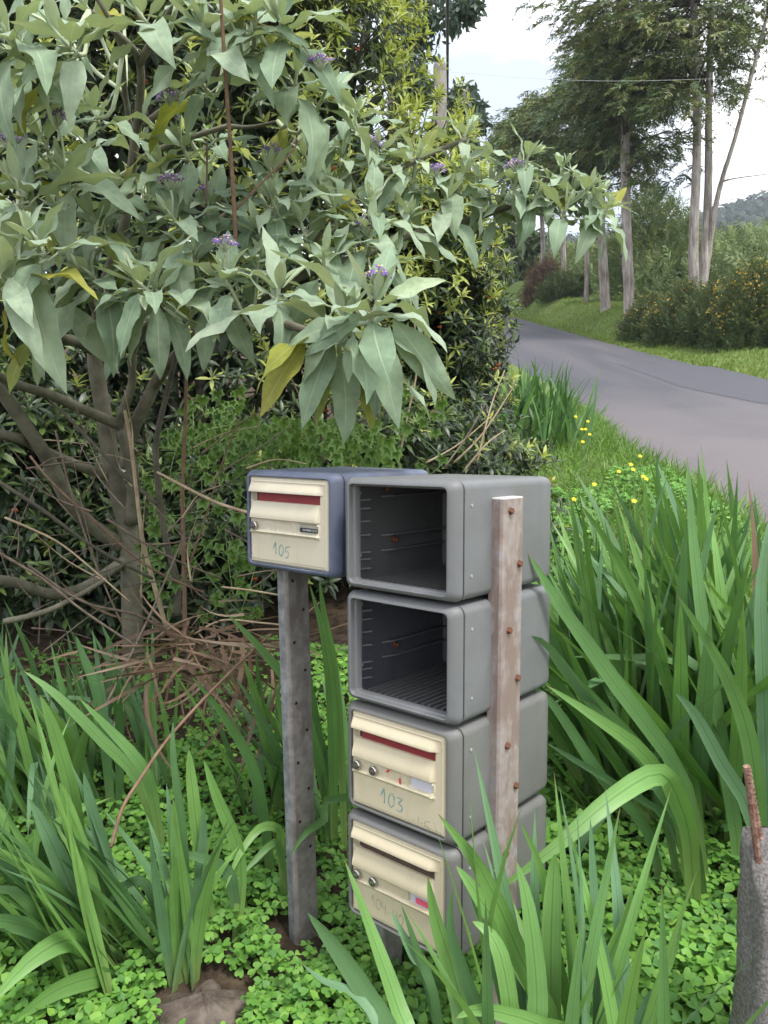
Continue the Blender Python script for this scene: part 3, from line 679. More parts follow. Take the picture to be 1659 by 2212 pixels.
def mailbox(label, M4, body, door=None, inner=None, text=None, flap='flap_red', locks=1, extra=None):
    root = bpy.data.objects.new('mailbox', None); C.objects.link(root); root.matrix_world = M4; root.empty_display_size = .1
    tag(root, label, 'mailbox', 'roadside mailboxes')
    link('body', smoothish(shared('body', BODY, M[body])), root); link('front_frame', smoothish(shared('front_frame', FRAME, M[body]), 50), root)
    link('seam_shade_ring', shared('seam_shade_ring', SEAM_SHADE, M['black']), root)
    for z in (.200, .052): link('rivet', shared('rivet', RIVET, M['rivet']), root, loc=(BW-.0012, .030, z))
    link('rivet', shared('rivet', RIVET, M['rivet']), root, M=Matrix.Translation((.0012, .034, .19)) @ Matrix.Rotation(PI, 4, 'Z'))
    link('rivet', shared('rivet', RIVET, M['rivet']), root, M=Matrix.Translation((.0012, .034, .052)) @ Matrix.Rotation(PI, 4, 'Z'))
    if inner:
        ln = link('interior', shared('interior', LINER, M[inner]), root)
        
        for k in range(15): link('floor_rib', shared('floor_rib', RIB, M['grey_plastic_low']), ln, loc=(.035+k*.018, 0, 0))
        for z in (.112, .076, .205): link('side_rail', shared('side_rail', RAIL, M['grey_plastic']), ln, loc=(.012, 0, z))
        for z in (.200, .180, .150, .118, .078, .062, .040): link('side_lug', shared('side_lug', LUG, M['grey_plastic']), ln, loc=(.012, 0, z))
        for z in (.214, .070): link('screw', shared('rivet', RIVET, M['rivet']), ln, loc=(.0125, .022, z))
        link('bolt_end', shared('bolt_end', NUT, M['rust']), ln, loc=(.012, .14, .097)); 
        link('bolt_end', shared('bolt_end', NUT, M['rust']), ln, loc=(.012, .11, .222))
    if door:
        dm = np_mesh('door', DOOR_V, DOOR_F, mats=[M[door]]); d = link('door', dm, root)
        smoothish(dm, 35)
        b = MB(); b.box((BW/2, DY+.0215, BH/2), (DW-.008, .014, DH-.008)); link('door_backing', b.mesh('door_backing', M[door]), d)
        b = MB(); x0, _, z0 = relief_xy(.075, .172); x1, _, z1 = relief_xy(.868, .282)
        b.box(((x0+x1)/2, DY+.008, (z0+z1)/2), (x1-x0-.004, .003, z0-z1+.002)); fl = b.mesh('slot_flap', M[flap])
        b = MB(); yb = DY+.012; b.box(((x0+x1)/2, yb-.001, (z0+z1)/2), (x1-x0+.004, .003, z0-z1+.006)); link('slot_opening', b.mesh('slot_opening', M['black']), d)
        f_o = link('slot_flap', fl, d); f_o.location = (.004, 0.0, 0.0)
        for k in range(locks):
            x, y, z = relief_xy(.082+.185*k, .562); y = DY-.0025
            lo = link('lock', smoothish(shared('lock', LOCKRING, M['chrome'])), d, loc=(x, y, z)); link('lock_face', shared('lock_face', LOCKFACE, M['lockface']), lo)
            kk = ('keyhole', 'x')
            if kk not in MESH: MESH[kk] = KEYHOLE.mesh('keyhole', [M['chrome'], M['black']])
            link('keyhole', MESH[kk], lo)
        # name window
        b = MB(); x, y, z = relief_xy(.76, .553); b.box((x, DY+.0018, z), (.215*DW, .002, .10*DH)); nw = link('name_window', b.mesh('name_window', M['plate_grey' if extra == 'strip' else 'plate_white']), d)
        if extra == 'strip':
            b = MB(); b.box((x, DY+.0004, z-.002), (.212*DW, .0012, .048*DH)); st = link('label_strip', b.mesh('label_strip', M['plate_black']), nw)
            fc = bpy.data.curves.new('label_lettering', 'FONT'); fc.body = 'VAL PARAISO CCI 105'; fc.size = .0062; fc.align_x = 'CENTER'; fc.align_y = 'CENTER'; fc.extrude = .0001
            fc.materials.append(M['letter_white']); tmp = bpy.data.objects.new('tmp', fc); C.objects.link(tmp); dg = bpy.context.evaluated_depsgraph_get(); lm = bpy.data.meshes.new_from_object(tmp.evaluated_get(dg)); bpy.data.objects.remove(tmp)
            fo = link('label_lettering', lm, nw, M=Matrix.Translation((x+.004, DY-.0005, z-.002)) @ Matrix.Rotation(PI/2, 4, 'X') @ Matrix.Diagonal((.78, 1.15, 1, 1)))
        if extra == 'pink':
            b = MB(); b.box((x+.006, DY+.0004, z-.001), (.15*DW, .0012, .06*DH)); link('pink_label', b.mesh('pink_label', M['sticker_pink']), nw)
        if extra == 'red':
            for (sa, ta, pts) in ((.39, .52, [(0, .028), (.014, -.008), (.05, -.018), (.028, .012)]), (.53, .575, [(0, -.012), (.014, -.03), (.028, .035), (.008, .03)])):
                b = MB(); P = []
                for (a_, b_) in pts:
                    s, t = sa+a_, ta+b_; P.append((DX0+s*DW, DY-float(relief(np.array(s), np.array(t)))-.0012, DZ1-t*DH))
                b.add(P, [(3, 2, 1, 0)]); b.add([(p[0], p[1]+.0008, p[2]) for p in P], [(0, 1, 2, 3)]); link('red_sticker', b.mesh('red_sticker', M['sticker_red']), d)
        if text:
            for part in text:
                V, F = writing(*part[:-1]); b = MB(); b.add(V, F); link('handwriting', b.mesh('handwriting', M[part[-1]]), d)
    return root
def euler3(yaw, tx, ty): return Matrix.Rotation(yaw, 4, 'Z') @ Matrix.Rotation(ty, 4, 'Y') @ Matrix.Rotation(tx, 4, 'X')
SR = euler3(R(-41.37), R(-1.66), R(-1.59)); SO = Vector(CAM) + Vector((-.079, 1.8297, -.139))
def stack_m(k): return Matrix.Translation(SO) @ SR @ Matrix.Translation((0, 0, -(k+1)*PITCHZ + .0035))
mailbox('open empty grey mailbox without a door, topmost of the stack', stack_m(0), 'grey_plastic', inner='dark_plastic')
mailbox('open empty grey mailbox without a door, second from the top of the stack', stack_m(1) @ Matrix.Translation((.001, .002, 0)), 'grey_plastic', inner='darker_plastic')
mailbox('grey mailbox with cream door marked 103-45, third from the top of the stack', stack_m(2) @ Matrix.Translation((0, .003, 0)), 'grey_plastic_low', door='cream', locks=2, extra='red',
        text=[('103', .33, .72, .034, .68, .042, 'marker'), ('-45', .66, .855, .028, .62, .035, 'marker_faint')])
mailbox('grey mailbox with buff door marked 104-40, lowest of the stack', stack_m(3) @ Matrix.Translation((.001, 0, 0)), 'grey_plastic_low', door='cream_low', locks=2, extra='pink', flap='flap_brown',
        text=[('104-40', .22, .72, .027, .62, .04, 'marker_faint')])
BR = euler3(R(-38), R(-1.2), R(-.6)); 
bfr = at(743, 1023, 1.879)
BM = Matrix.Translation(Vector(bfr)) @ BR @ Matrix.Translation((-BW, 0, -BH))
mailbox('blue mailbox with pale cream door marked 105 on the left post', BM, 'blue_plastic', door='cream_pale', locks=1, extra='strip', text=[('105', .31, .735, .030, .70, .05, 'marker')])

# ------------------------------------------------------------------ steel posts
def post_mesh(L, w, d, mats, top=True):
    """channel post standing on z=0; face of width w (y) towards +x, thickness d (x)"""
    c = .009; prof = [(0, 0), (d-c, 0), (d-c*.35, c*.35), (d, c), (d, w-c*.6), (d-c*.6, w), (0, w)]
    n = len(prof); zs = np.linspace(0, L, 14); V = []; F = []; mi = []
    for z in zs: V += [(x, y, z) for x, y in prof]
    for i in range(len(zs)-1):
        for j in range(n):
            F.append((i*n+j, i*n+(j+1) % n, (i+1)*n+(j+1) % n, (i+1)*n+j)); mi.append(1 if j in (0,) else 0)
    k = len(V); V += [(x*.96+.001, y*.97+.001, L+.003) for x, y in prof]
    b = (len(zs)-1)*n
    for j in range(n): F.append((b+j, b+(j+1) % n, k+(j+1) % n, k+j)); mi.append(2)
    F.append(tuple(range(k, k+n))); mi.append(2)
    me = bpy.data.meshes.new('steel_post'); me.from_pydata(V, [], F)
    for m in mats: me.materials.append(m)
    me.polygons.foreach_set('material_index', mi); me.update(); return me
BOLT = MB(); BOLT.disc((0, 0, 0), (1, 0, 0), .0080, 14, 0, .0012); BOLT.disc((.0012, 0, 0), (1, 0, 0), .0072, 6, 0, .0050); BOLT.disc((.0062, 0, 0), (1, 0, 0), .0052, 6, 0, .0010)
HOLE = MB(); HOLE.tube([(-.004, 0, 0), (.0006, 0, 0)], [.0052, .0052], 12, 0); HOLE.disc((.0008, 0, 0), (1, 0, 0), .0046, 12, 1)
HOLE_ME = HOLE.mesh('bolt_hole', [M['post_brown'], M['black']])
# right post, bolted to the side of the stack
pr = SO + SR.to_3x3() @ Vector((BW+.001, .094, 0)); PR_top = float(at(1098, 1078, pr.y)[2])
pz = Gf(pr.x, pr.y) - .06
po = bpy.data.objects.new('steel_post', None); C.objects.link(po); po.matrix_world = Matrix.Translation((pr.x, pr.y, pz)) @ Matrix.Rotation(R(-41.4), 4, 'Z') @ Matrix.Rotation(R(-1.2), 4, 'Y') @ Matrix.Rotation(R(-1.5), 4, 'X')
# shift so that the top stays beside the box
dz = PR_top - pz; sh = po.matrix_world.to_3x3() @ Vector((0, 0, dz)); po.location = (pr.x - sh.x*.75, pr.y - sh.y*.75, pz)
tag(po, 'reddish weathered steel post bolted to the right side of the mailbox stack', 'post', 'steel posts of the mailboxes')
link('shaft', post_mesh(dz, .082, .036, [M['post_red'], M['post_red'], M['post_top']]), po)
for (u, v) in ((1105, 1104), (1128, 1222), (1103, 1364), (1127, 1478), (1102, 1622), (1125, 1725), (1100, 1870)):
    z = (PR_top - pz) - (v-1078)/1725*1.72*1.0; y = .026 if u < 1115 else .064
    link('bolt', shared('bolt', BOLT, M['rust']), po, loc=(.0362, y, z))
# left post under the blue box
lp = at(604, 1255, 2.03); lz = Gf(lp[0], lp[1]) - .06; ltop = float((BM @ Vector((.1, .1, 0))).z) + .001
lo_ = bpy.data.objects.new('steel_post', None); C.objects.link(lo_); lo_.matrix_world = Matrix.Translation((lp[0]+.012, lp[1]-.005, lz)) @ Matrix.Rotation(R(-44), 4, 'Z') @ Matrix.Rotation(R(-1.5), 4, 'Y')
tag(lo_, 'grey galvanised steel post with a row of holes under the blue mailbox', 'post', 'steel posts of the mailboxes')
link('shaft', post_mesh(ltop-lz, .080, .034, [M['post_brown'], M['post_galv'], M['post_top']]), lo_)
for k, z in enumerate(np.arange(ltop-lz-.035, .25, -.082)):
    link('bolt_hole', HOLE_ME, lo_, loc=(.0343, .022 if k % 2 == 0 else .056, float(z)))
tp = at(806, 2010, 1.93); tz = Gf(tp[0], tp[1]) - .05; tt_ = float((stack_m(3) @ Vector((.06, .12, 0))).z)
to = bpy.data.objects.new('steel_post', None); C.objects.link(to); to.matrix_world = Matrix.Translation((tp[0], tp[1], tz)) @ Matrix.Rotation(R(-41), 4, 'Z')
tag(to, 'short grey steel post hidden under the lowest mailbox', 'post', 'steel posts of the mailboxes')
link('shaft', post_mesh(tt_-tz-.002, .08, .036, [M['post_brown'], M['post_galv'], M['post_top']]), to)

# ------------------------------------------------------------------ concrete stump with rebar, flat stone
def lumpy(n_u, n_v, fn):
    V = []; F = []
    for i in range(n_v):
        for j in range(n_u): V.append(fn(2*PI*j/n_u, i/(n_v-1)))
    F = [(i*n_u+j, i*n_u+(j+1) % n_u, (i+1)*n_u+(j+1) % n_u, (i+1)*n_u+j) for i in range(n_v-1) for j in range(n_u)]
    F.append(tuple((n_v-1)*n_u+j for j in range(n_u))); return V, F
cb = at(1690, 1815, 1.52); cz = Gf(cb[0], cb[1]) - .05
def conc(a, t):
    sq = 1/max(abs(math.cos(a)), abs(math.sin(a)))**.95; r = (.064 - .006*t + .006*(1-t)**3)*sq
    if t > .85 and math.cos(a) < -.2 and math.sin(a) < .5: r *= 1.0
    h = (cb[2]-cz)*t - (.09*max(0, -math.cos(a-.9))*max(0, t-.82)/.18)
    q = 1 + .05*math.sin(5*a+9*t) + .04*random.uniform(-1, 1)
    return (r*math.cos(a)*q, r*math.sin(a)*q, h + random.uniform(-.004, .004))
st = thing('concrete_stump', (cb[0], cb[1], cz), 'broken grey concrete stump with a rusty rod sticking out, right edge', 'concrete stump')
V, F = lumpy(28, 26, conc); b = MB(); b.add(V, F); link('concrete', b.mesh('concrete', M['concrete'], True), st)
r0 = at(1641, 1812, 1.525); r1 = at(1613, 1655, 1.50); b = MB(); b.tube([np.array(r0)-np.array(st.location)-np.array([0, 0, .05]), np.array(r1)-np.array(st.location)], [.0072, .0072], 8)
for k in range(14):
    q = (np.array(r0)*(1-k/14)+np.array(r1)*k/14)-np.array(st.location); b.tube([q, q+np.array([-.002, 0, .0045])], [.0083, .0083], 8)
link('rebar', b.mesh('rebar', M['rebar']), st)
rk = gat(440, 2180); rz = Gf(rk[0], rk[1])
def rockf(a, t):
    r = (.10 + .022*math.sin(2*a+1) + .014*math.sin(5*a) + .008*math.sin(9*a+2))*(1-t**3)**.6 if t < 1 else 0.002
    return (r*1.2*math.cos(a), r*.9*math.sin(a), -.03 + .062*t + .010*math.sin(3*a+4*t) + .006*math.sin(7*a-5*t) + random.uniform(-.004, .004))
V, F = lumpy(30, 14, rockf); b = MB(); b.add(V, F); ro = link('stone', b.mesh('stone', M['rock'], True), loc=(rk[0], rk[1], rz))
tag(ro, 'muddy brown flat stone among the clover at the bottom edge', 'stone')

# ------------------------------------------------------------------ pole, cable, wire
pb = at(953, 215, 15.0); ptop = at(950, 128, 15.0); gz = Gf(pb[0], pb[1])
pl = thing('utility_pole', (ptop[0], ptop[1], gz), 'weathered grey timber utility pole rising behind the hedge', 'utility pole')
b = MB(); H = ptop[2]-gz; b.tube([(0.05, 0, -.3), (.02, 0, H*.5), (0, 0, H-.12), (0, 0, H-.03), (0, 0, H)], [.17, .15, .115, .09, .03], 14); link('shaft', b.mesh('shaft', M['pole'], True), pl)
b = MB(); b.tube([(.12*math.cos(a), .12*math.sin(a), H-.62+.01*math.sin(3*a)) for a in np.linspace(0, 2*PI, 16)], .014, 5); b.tube([(-.1, 0, H-.62), (-.5, .3, H-.42), (-1.2, .8, H-.2)], .02, 5); link('wire_clamp', b.mesh('wire_clamp', M['cable']), pl)
c1, c2 = at(967, 222, 15.0), at(966.5, -60, 6.2); cdv = (c2-c1)/(c2[1]-c1[1])
pts = [c1 + cdv*(y_-15.0) + np.array([0, 0, -.10*math.sin(PI*(15.0-y_)/26.0)]) for y_ in np.linspace(15.0, -11.0, 14)]
b = MB(); b.tube(pts, .0155, 6, sub=3); ca = link('overhead_cable', b.mesh('overhead_cable', M['cable'], True)); tag(ca, 'thick black overhead cable running to the timber pole', 'cable')
b = MB(); b.tube([at(905, 150, 21), at(1180, 171, 21), at(1420, 174, 21), at(1800, 158, 21)], .0036, 5, sub=6); wi = link('overhead_wire', b.mesh('overhead_wire', M['wire'])); tag(wi, 'thin pale wire stretched in front of the roadside conifers', 'wire')

# ------------------------------------------------------------------ woolly shrub with large sage leaves
def T(*pts): return [at(u, v, Y) for u, v, Y in pts]
trk = at(285, 1385, 3.5); troot = np.array([trk[0], trk[1], Gf(trk[0], trk[1])-.05])
shrub = thing('nightshade_shrub', troot, 'large shrub with felted sage-green leaves and purple flower clusters', 'shrub')
loc_s = np.array(shrub.location)
BR_ = []     # (points, radii)
def br(pts, r0, r1): P = np.array(pts); BR_.append((P, np.linspace(r0*.84, r1*.84, len(P))))
br([troot, *T((282, 1210, 3.5), (270, 1117, 3.5), (243, 1021, 3.48), (234, 957, 3.46), (221, 877, 3.42), (206, 790, 3.38), (204, 757, 3.36))], .058, .034)
br(T((204, 757, 3.36), (165, 738, 3.2), (120, 721, 3.0), (56, 637, 2.75), (20, 560, 2.6)), .03, .014)
br(T((206, 770, 3.37), (208, 697, 3.3), (230, 600, 3.2), (270, 480, 3.1), (288, 332, 3.0), (298, 260, 2.9), (302, 136, 2.7), (250, 70, 2.55), (192, 24, 2.4)), .03, .010)
br(T((302, 136, 2.7), (340, 70, 2.55), (384, 0, 2.4), (420, -60, 2.3)), .016, .009)
br(T((312, 268, 2.9), (370, 225, 2.8), (436, 176, 2.7), (500, 110, 2.55), (545, 40, 2.45)), .014, .008)
br(T((290, 330, 3.0), (270, 200, 2.85), (258, 90, 2.6), (200, -20, 2.5)), .014, .008)
br(T((282, 1130, 3.48), (288, 1034, 3.42), (266, 941, 3.36), (256, 919, 3.34), (192, 890, 3.2), (106, 852, 3.0), (32, 829, 2.85), (-40, 790, 2.7)), .036, .016)
br(T((256, 919, 3.34), (266, 887, 3.3), (285, 829, 3.25), (288, 757, 3.2), (320, 700, 3.1), (344, 677, 3.0), (380, 560, 2.8)), .026, .012)
br(T((288, 757, 3.2), (232, 717, 3.0), (190, 640, 2.85), (150, 560, 2.7)), .018, .010)
br(T((272, 1010, 3.46), (278, 951, 3.42), (323, 855, 3.3), (340, 821, 3.25), (400, 749, 3.0), (500, 705, 2.65), (580, 697, 2.4), (625, 703, 2.25), (680, 715, 2.1), (745, 690, 1.98)), .036, .009)
br(T((400, 749, 3.0), (470, 690, 2.85), (560, 661, 2.7), (640, 600, 2.7), (760, 560, 2.7), (880, 510, 2.9), (1000, 480, 3.05), (1120, 440, 3.1), (1200, 425, 3.1), (1285, 430, 3.05)), .026, .009)
br(T((640, 600, 2.7), (700, 500, 2.75), (780, 420, 2.8), (900, 345, 2.9), (1010, 300, 3.0)), .016, .008)
br(T((380, 560, 2.8), (480, 470, 2.8), (580, 390, 2.8), (640, 300, 2.8)), .014, .008)
br(T((262, 1180, 3.5), (192, 1130, 3.35), (144, 1073, 3.2), (109, 1002, 3.1), (74, 948, 3.0), (19, 868, 2.9), (-40, 800, 2.8)), .042, .026)
br(T((236, 1030, 3.47), (144, 996, 3.3), (77, 964, 3.1), (32, 945, 2.95), (-40, 930, 2.85)), .028, .020)
br(T((276, 1205, 3.5), (224, 1242, 3.35), (176, 1271, 3.2), (112, 1284, 3.05), (32, 1258, 2.9), (-40, 1250, 2.8)), .030, .022)
br(T((492, 272, 2.8), (540, 275, 2.75), (600, 262, 2.7)), .010, .006); br(T((300, 345, 3.0), (380, 308, 2.9), (492, 272, 2.8)), .014, .010)
tb = MB(); tb.tube(BR_[0][0]-loc_s, BR_[0][1], 12, sub=5, wob=.06); link('trunk', tb.mesh('trunk', M['bark'], True), shrub)
for P, r in BR_[1:]:
    b = MB(); b.tube(P-loc_s, r, 8, sub=5, wob=.06); link('branch', b.mesh('branch', M['bark'], True), shrub)
nodes = np.concatenate([catmull(P, r, 4)[0] for P, r in BR_])

sage = Batch(); young = Batch(); twb = MB(); FLOWERS = []
def rosette(p, axis, n=11, size=.2, droop=1.0, twist=0.0, yel=0.0, connect=True):
    p = np.asarray(p, float); axis = unit(axis)
    if connect:
        d = np.linalg.norm(nodes-p, axis=1) + 0.6*np.maximum(0, nodes[:, 2]-p[2]); q = nodes[int(np.argmin(d))]
        mid = (p+q)/2 + np.array([0, 0, -.05]) - axis*.03; L = np.linalg.norm(p-q)
        if L < 1.0: twb.tube([q-loc_s, mid-loc_s, p-loc_s-axis*.02, p-loc_s+axis*.05], [.0075, .0065, .0055, .003], 6, sub=3)
    a = unit(np.cross(axis, [0.3, 0.2, 1.0])); b = np.cross(axis, a)
    for k in range(n):
        f = k/(n-1); az = k*2.39996 + twist + random.uniform(-.25, .25)
        pol = R(20 + 72*f**.8) + random.uniform(-.12, .12)
        D = axis*math.cos(pol) + (a*math.cos(az) + b*math.sin(az))*math.sin(pol)
        D = unit(D + np.array([0, -.10, -.10*droop*f]))
        up = np.array([random.uniform(-.25, .25), random.uniform(-.25, .25), 1.0]) + axis*.5
        if abs(D[2]) > .85: up = up + (axis - D*np.dot(axis, D))*1.5
        Rm = frames(D[None], up[None])[0]
        ln = size*(.42 + .66*f**.7)*random.uniform(.8, 1.2)
        base = p - axis*(.055*f) + D*(.012+.022*f)
        if f < .22:
            young.put(random.choice(SAGE_YOUNG), M['sage_young'], base, Rm, np.array([ln*.8, ln*.75, ln*.8]))
            continue
        pool = [0, 0, 1, 6, 5] if f < .5 else ([0, 1, 2, 6] if f < .8 else [1, 2, 2, 7, 3])
        mat = M['sage_yellow'] if random.random() < yel*f else (M['sage_young'] if f < .34 and random.random() < .5 else M['sage'])
        sage.put(SAGE[random.choice(pool)], mat, base, Rm, np.array([ln, ln*random.uniform(.85, 1.12), ln]))
        if f > .3: twb.tube([p-axis*(.06*f)-loc_s, base-loc_s+D*.004], [.0032, .0026], 4, cap=False)
    for k in range(3):
        az = k*2.1 + twist; D = unit(axis + .22*(a*math.cos(az)+b*math.sin(az))); Rm = frames(D[None], (a*math.cos(az)+b*math.sin(az))[None]*-1)[0]
        young.put(SAGE_YOUNG[k % 3], M['sage_young'], p, Rm, np.array([.36, .30, .36])*size)
HERO = [  # u, v, Y, size, flower(u,v)
 (812, 655, 1.95, .25, (812, 592)), (745, 690, 2.0, .24, None), (76, 520, 2.2, .23, None), (140, 372, 2.4, .21, (124, 250)), (36, 400, 2.3, .22, (16, 300)),
 (372, 470, 2.5, .22, (368, 388)), (348, 360, 2.7, .2, None), (300, 608, 2.35, .22, None), (340, 625, 2.4, .22, None), (488, 596, 2.35, .22, (484, 522)),
 (604, 624, 2.3, .23, None), (584, 372, 2.6, .2, (584, 322)), (590, 430, 2.55, .21, None), (132, 80, 2.2, .21, None), (68, 140, 2.3, .22, None), (552, 25, 2.3, .22, None),
 (604, 50, 2.3, .23, (690, 130)), (520, 90, 2.4, .22, None), (300, 25, 2.3, .22, None), (440, 60, 2.3, .22, (362, 100)), (430, 165, 2.5, .2, (365, 205)), (1010, 285, 3.0, .17, None), (1120, 385, 3.0, .17, (1112, 355)),
 (1060, 400, 3.1, .17, None), (1195, 415, 3.05, .17, (1160, 392)), (1275, 405, 3.0, .17, None), (1290, 422, 3.0, .17, None), (1240, 412, 3.05, .17, None), (1310, 452, 2.95, .17, None), (1160, 422, 3.0, .17, None), (1225, 447, 2.95, .17, None), (800, 500, 2.6, .2, (790, 487)),
 (700, 560, 2.5, .21, None), (900, 345, 2.9, .2, (940, 365)), (815, 325, 2.85, .19, (800, 305)), (960, 430, 2.95, .2, None), (880, 470, 2.85, .2, None), (700, 400, 2.8, .2, None),
 (650, 480, 2.6, .2, None), (740, 340, 2.85, .19, None), (660, 345, 2.8, .2, None), (560, 500, 2.55, .2, None), (450, 440, 2.6, .2, (435, 410)), (200, 470, 2.5, .22, None), (250, 420, 2.6, .2, None), (30, 230, 2.4, .21, None), (90, 300, 2.5, .2, None), (20, 70, 2.2, .22, None),
 (200, 240, 2.6, .2, None), (190, 590, 2.4, .22, None), (10, 600, 2.2, .24, None), (110, 650, 2.5, .22, None), (560, 560, 2.5, .2, None), (420, 560, 2.5, .21, None), (1080, 442, 3.1, .17, None), (1000, 380, 3.0, .2, None), (860, 400, 2.9, .2, None), (770, 250, 2.9, .18, None), (700, 200, 2.6, .2, None), (640, 160, 2.5, .22, None)]
def rosette_axis(u, v, up=1.0):
    return unit(np.array([(u-600)/1000.0 + random.uniform(-.35, .35), -.75 + random.uniform(-.3, .3), up*random.uniform(.7, 1.1)]))
for u, v, Y, sz, fl in HERO:
    rosette(at(u, v, Y), rosette_axis(u, v), n=12 if Y < 2.45 else 11, size=sz*random.uniform(.95, 1.05), twist=random.uniform(0, 6), yel=.10)
    if fl: FLOWERS.append((at(u, v, Y), at(fl[0], fl[1], Y-.02)))
used = [(h[0], h[1]) for h in HERO]
tries = 0
while len(used) < 82 and tries < 6000:                 # fill in the rest of the crown
    tries += 1
    if random.random() < .66: u, v = random.uniform(-60, 950), random.uniform(300, 680)
    elif random.random() < .4: u, v = random.uniform(900, 1280), random.uniform(330, 480)
    else: u, v = random.uniform(-60, 640), random.uniform(-80, 300)
    if u > 1050 and v > 430: continue
    if v > 560 and u > 640: continue
    if u > 470 and v < 200: continue
    if v < 300 and random.random() < .6: continue
    if min((u-a)**2+(v-b)**2 for a, b in used) < (54 if v > 300 else 78)**2: continue
    used.append((u, v)); Y = random.uniform(2.6, 3.15) if u < 900 else random.uniform(3.0, 3.3)
    rosette(at(u, v, Y), rosette_axis(u, v), n=9, size=random.uniform(.17, .215)*(1 if u < 950 else .82), twist=random.uniform(0, 6), yel=.12)
# hanging leaves of the nearest shoot, as they fall in the photograph
for (u0, v0, u1, v1, Y, ln, pi_, mat) in [(812, 705, 850, 900, 1.93, .25, 2, 'sage'), (850, 690, 965, 850, 1.95, .25, 3, 'sage'), (735, 760, 770, 940, 2.0, .24, 1, 'sage'), (790, 730, 830, 870, 2.02, .21, 1, 'sage'), (765, 725, 745, 815, 1.93, .12, 0, 'sage'),
        (720, 735, 640, 900, 1.97, .23, 2, 'sage'), (660, 735, 545, 880, 1.96, .19, 2, 'sage_yellow'), (710, 745, 668, 905, 2.0, .2, 2, 'sage_yellow'), (780, 680, 670, 745, 1.92, .17, 1, 'sage'), (760, 690, 640, 720, 1.93, .17, 1, 'sage'), (835, 650, 918, 598, 1.92, .15, 5, 'sage_young'), (800, 760, 800, 905, 2.04, .2, 5, 'sage_yellow'),
        (340, 660, 345, 810, 2.35, .22, 1, 'sage'), (300, 635, 252, 735, 2.3, .19, 2, 'sage'), (60, 590, 110, 840, 2.2, .33, 2, 'sage'), (20, 600, 55, 720, 2.15, .24, 2, 'sage'), (150, 660, 235, 790, 2.45, .22, 2, 'sage'), (450, 660, 440, 780, 2.4, .2, 1, 'sage'), (490, 660, 530, 780, 2.4, .2, 3, 'sage'), (60, 740, 20, 810, 2.3, .16, 2, 'sage_yellow')]:
    p0, p1 = at(u0, v0, Y), at(u1, v1, Y-.05); D = unit(p1-p0); N = unit(np.array([0.1*random.uniform(-1, 1), -1.0, .55])); L = max(ln, np.linalg.norm(p1-p0)*1.05)
    sage.put(SAGE[{2: 0, 3: 6, 1: 1, 0: 0, 5: 5}[pi_]], M[mat], p0, frames(D[None], N[None])[0], np.array([L, L*.95, L]))
twm = twb.mesh('twigs', M['felt'], True); tag(link('twigs', twm, shrub), kind='stuff')
sage.build(shrub, 'leaf', 300); yo = young.build(shrub, 'young_leaf', 0, 'young_foliage')
star_me = np_mesh('blossom', STAR5.V, STAR5.F, STAR5.UV, mats=[M['purple']]); 
for p, q in FLOWERS:
    b = MB(); p_, q_ = p-loc_s, q-loc_s; b.tube([p_, (p_+q_)/2+np.array([.004, 0, 0]), q_-np.array([0, 0, .03])], [.0045, .004, .0032], 6, sub=3)
    heads = []
    for k in range(12):
        a = k*2.4; rr_ = .030*math.sqrt((k+.4)/12); h = q_ + np.array([rr_*1.3*math.cos(a), rr_*math.sin(a), .014-rr_*.55 + random.uniform(-.007, .007)])
        b.tube([q_-np.array([0, 0, .03]), (q_+h)/2-np.array([0, 0, .012]), h], [.0022, .0018, .0015], 4); heads.append(h)
        if k % 3 == 0: b.disc(h+np.array([.006, .004, -.002]), (0, -.3, 1), .005, 6, 0, .006)
    fc_ = link('flower_cluster', b.mesh('flower_cluster', M['felt'], True), shrub)
    an = MB()
    for h in heads:
        D = unit(np.array([random.uniform(-.6, .6), -1.0+random.uniform(-.3, .3), .8])); Rm = frames(np.array([[1.0, random.uniform(-1, 1), 0]]), D[None])[0]*.0135
        link('blossom', star_me, fc_, M=Matrix([[*Rm[0], h[0]], [*Rm[1], h[1]], [*Rm[2], h[2]], [0, 0, 0, 1]]))
        an.disc(h+D*.0004, D, .0022, 6, 0, .003)
    link('anthers', an.mesh('anthers', M['anther']), fc_)

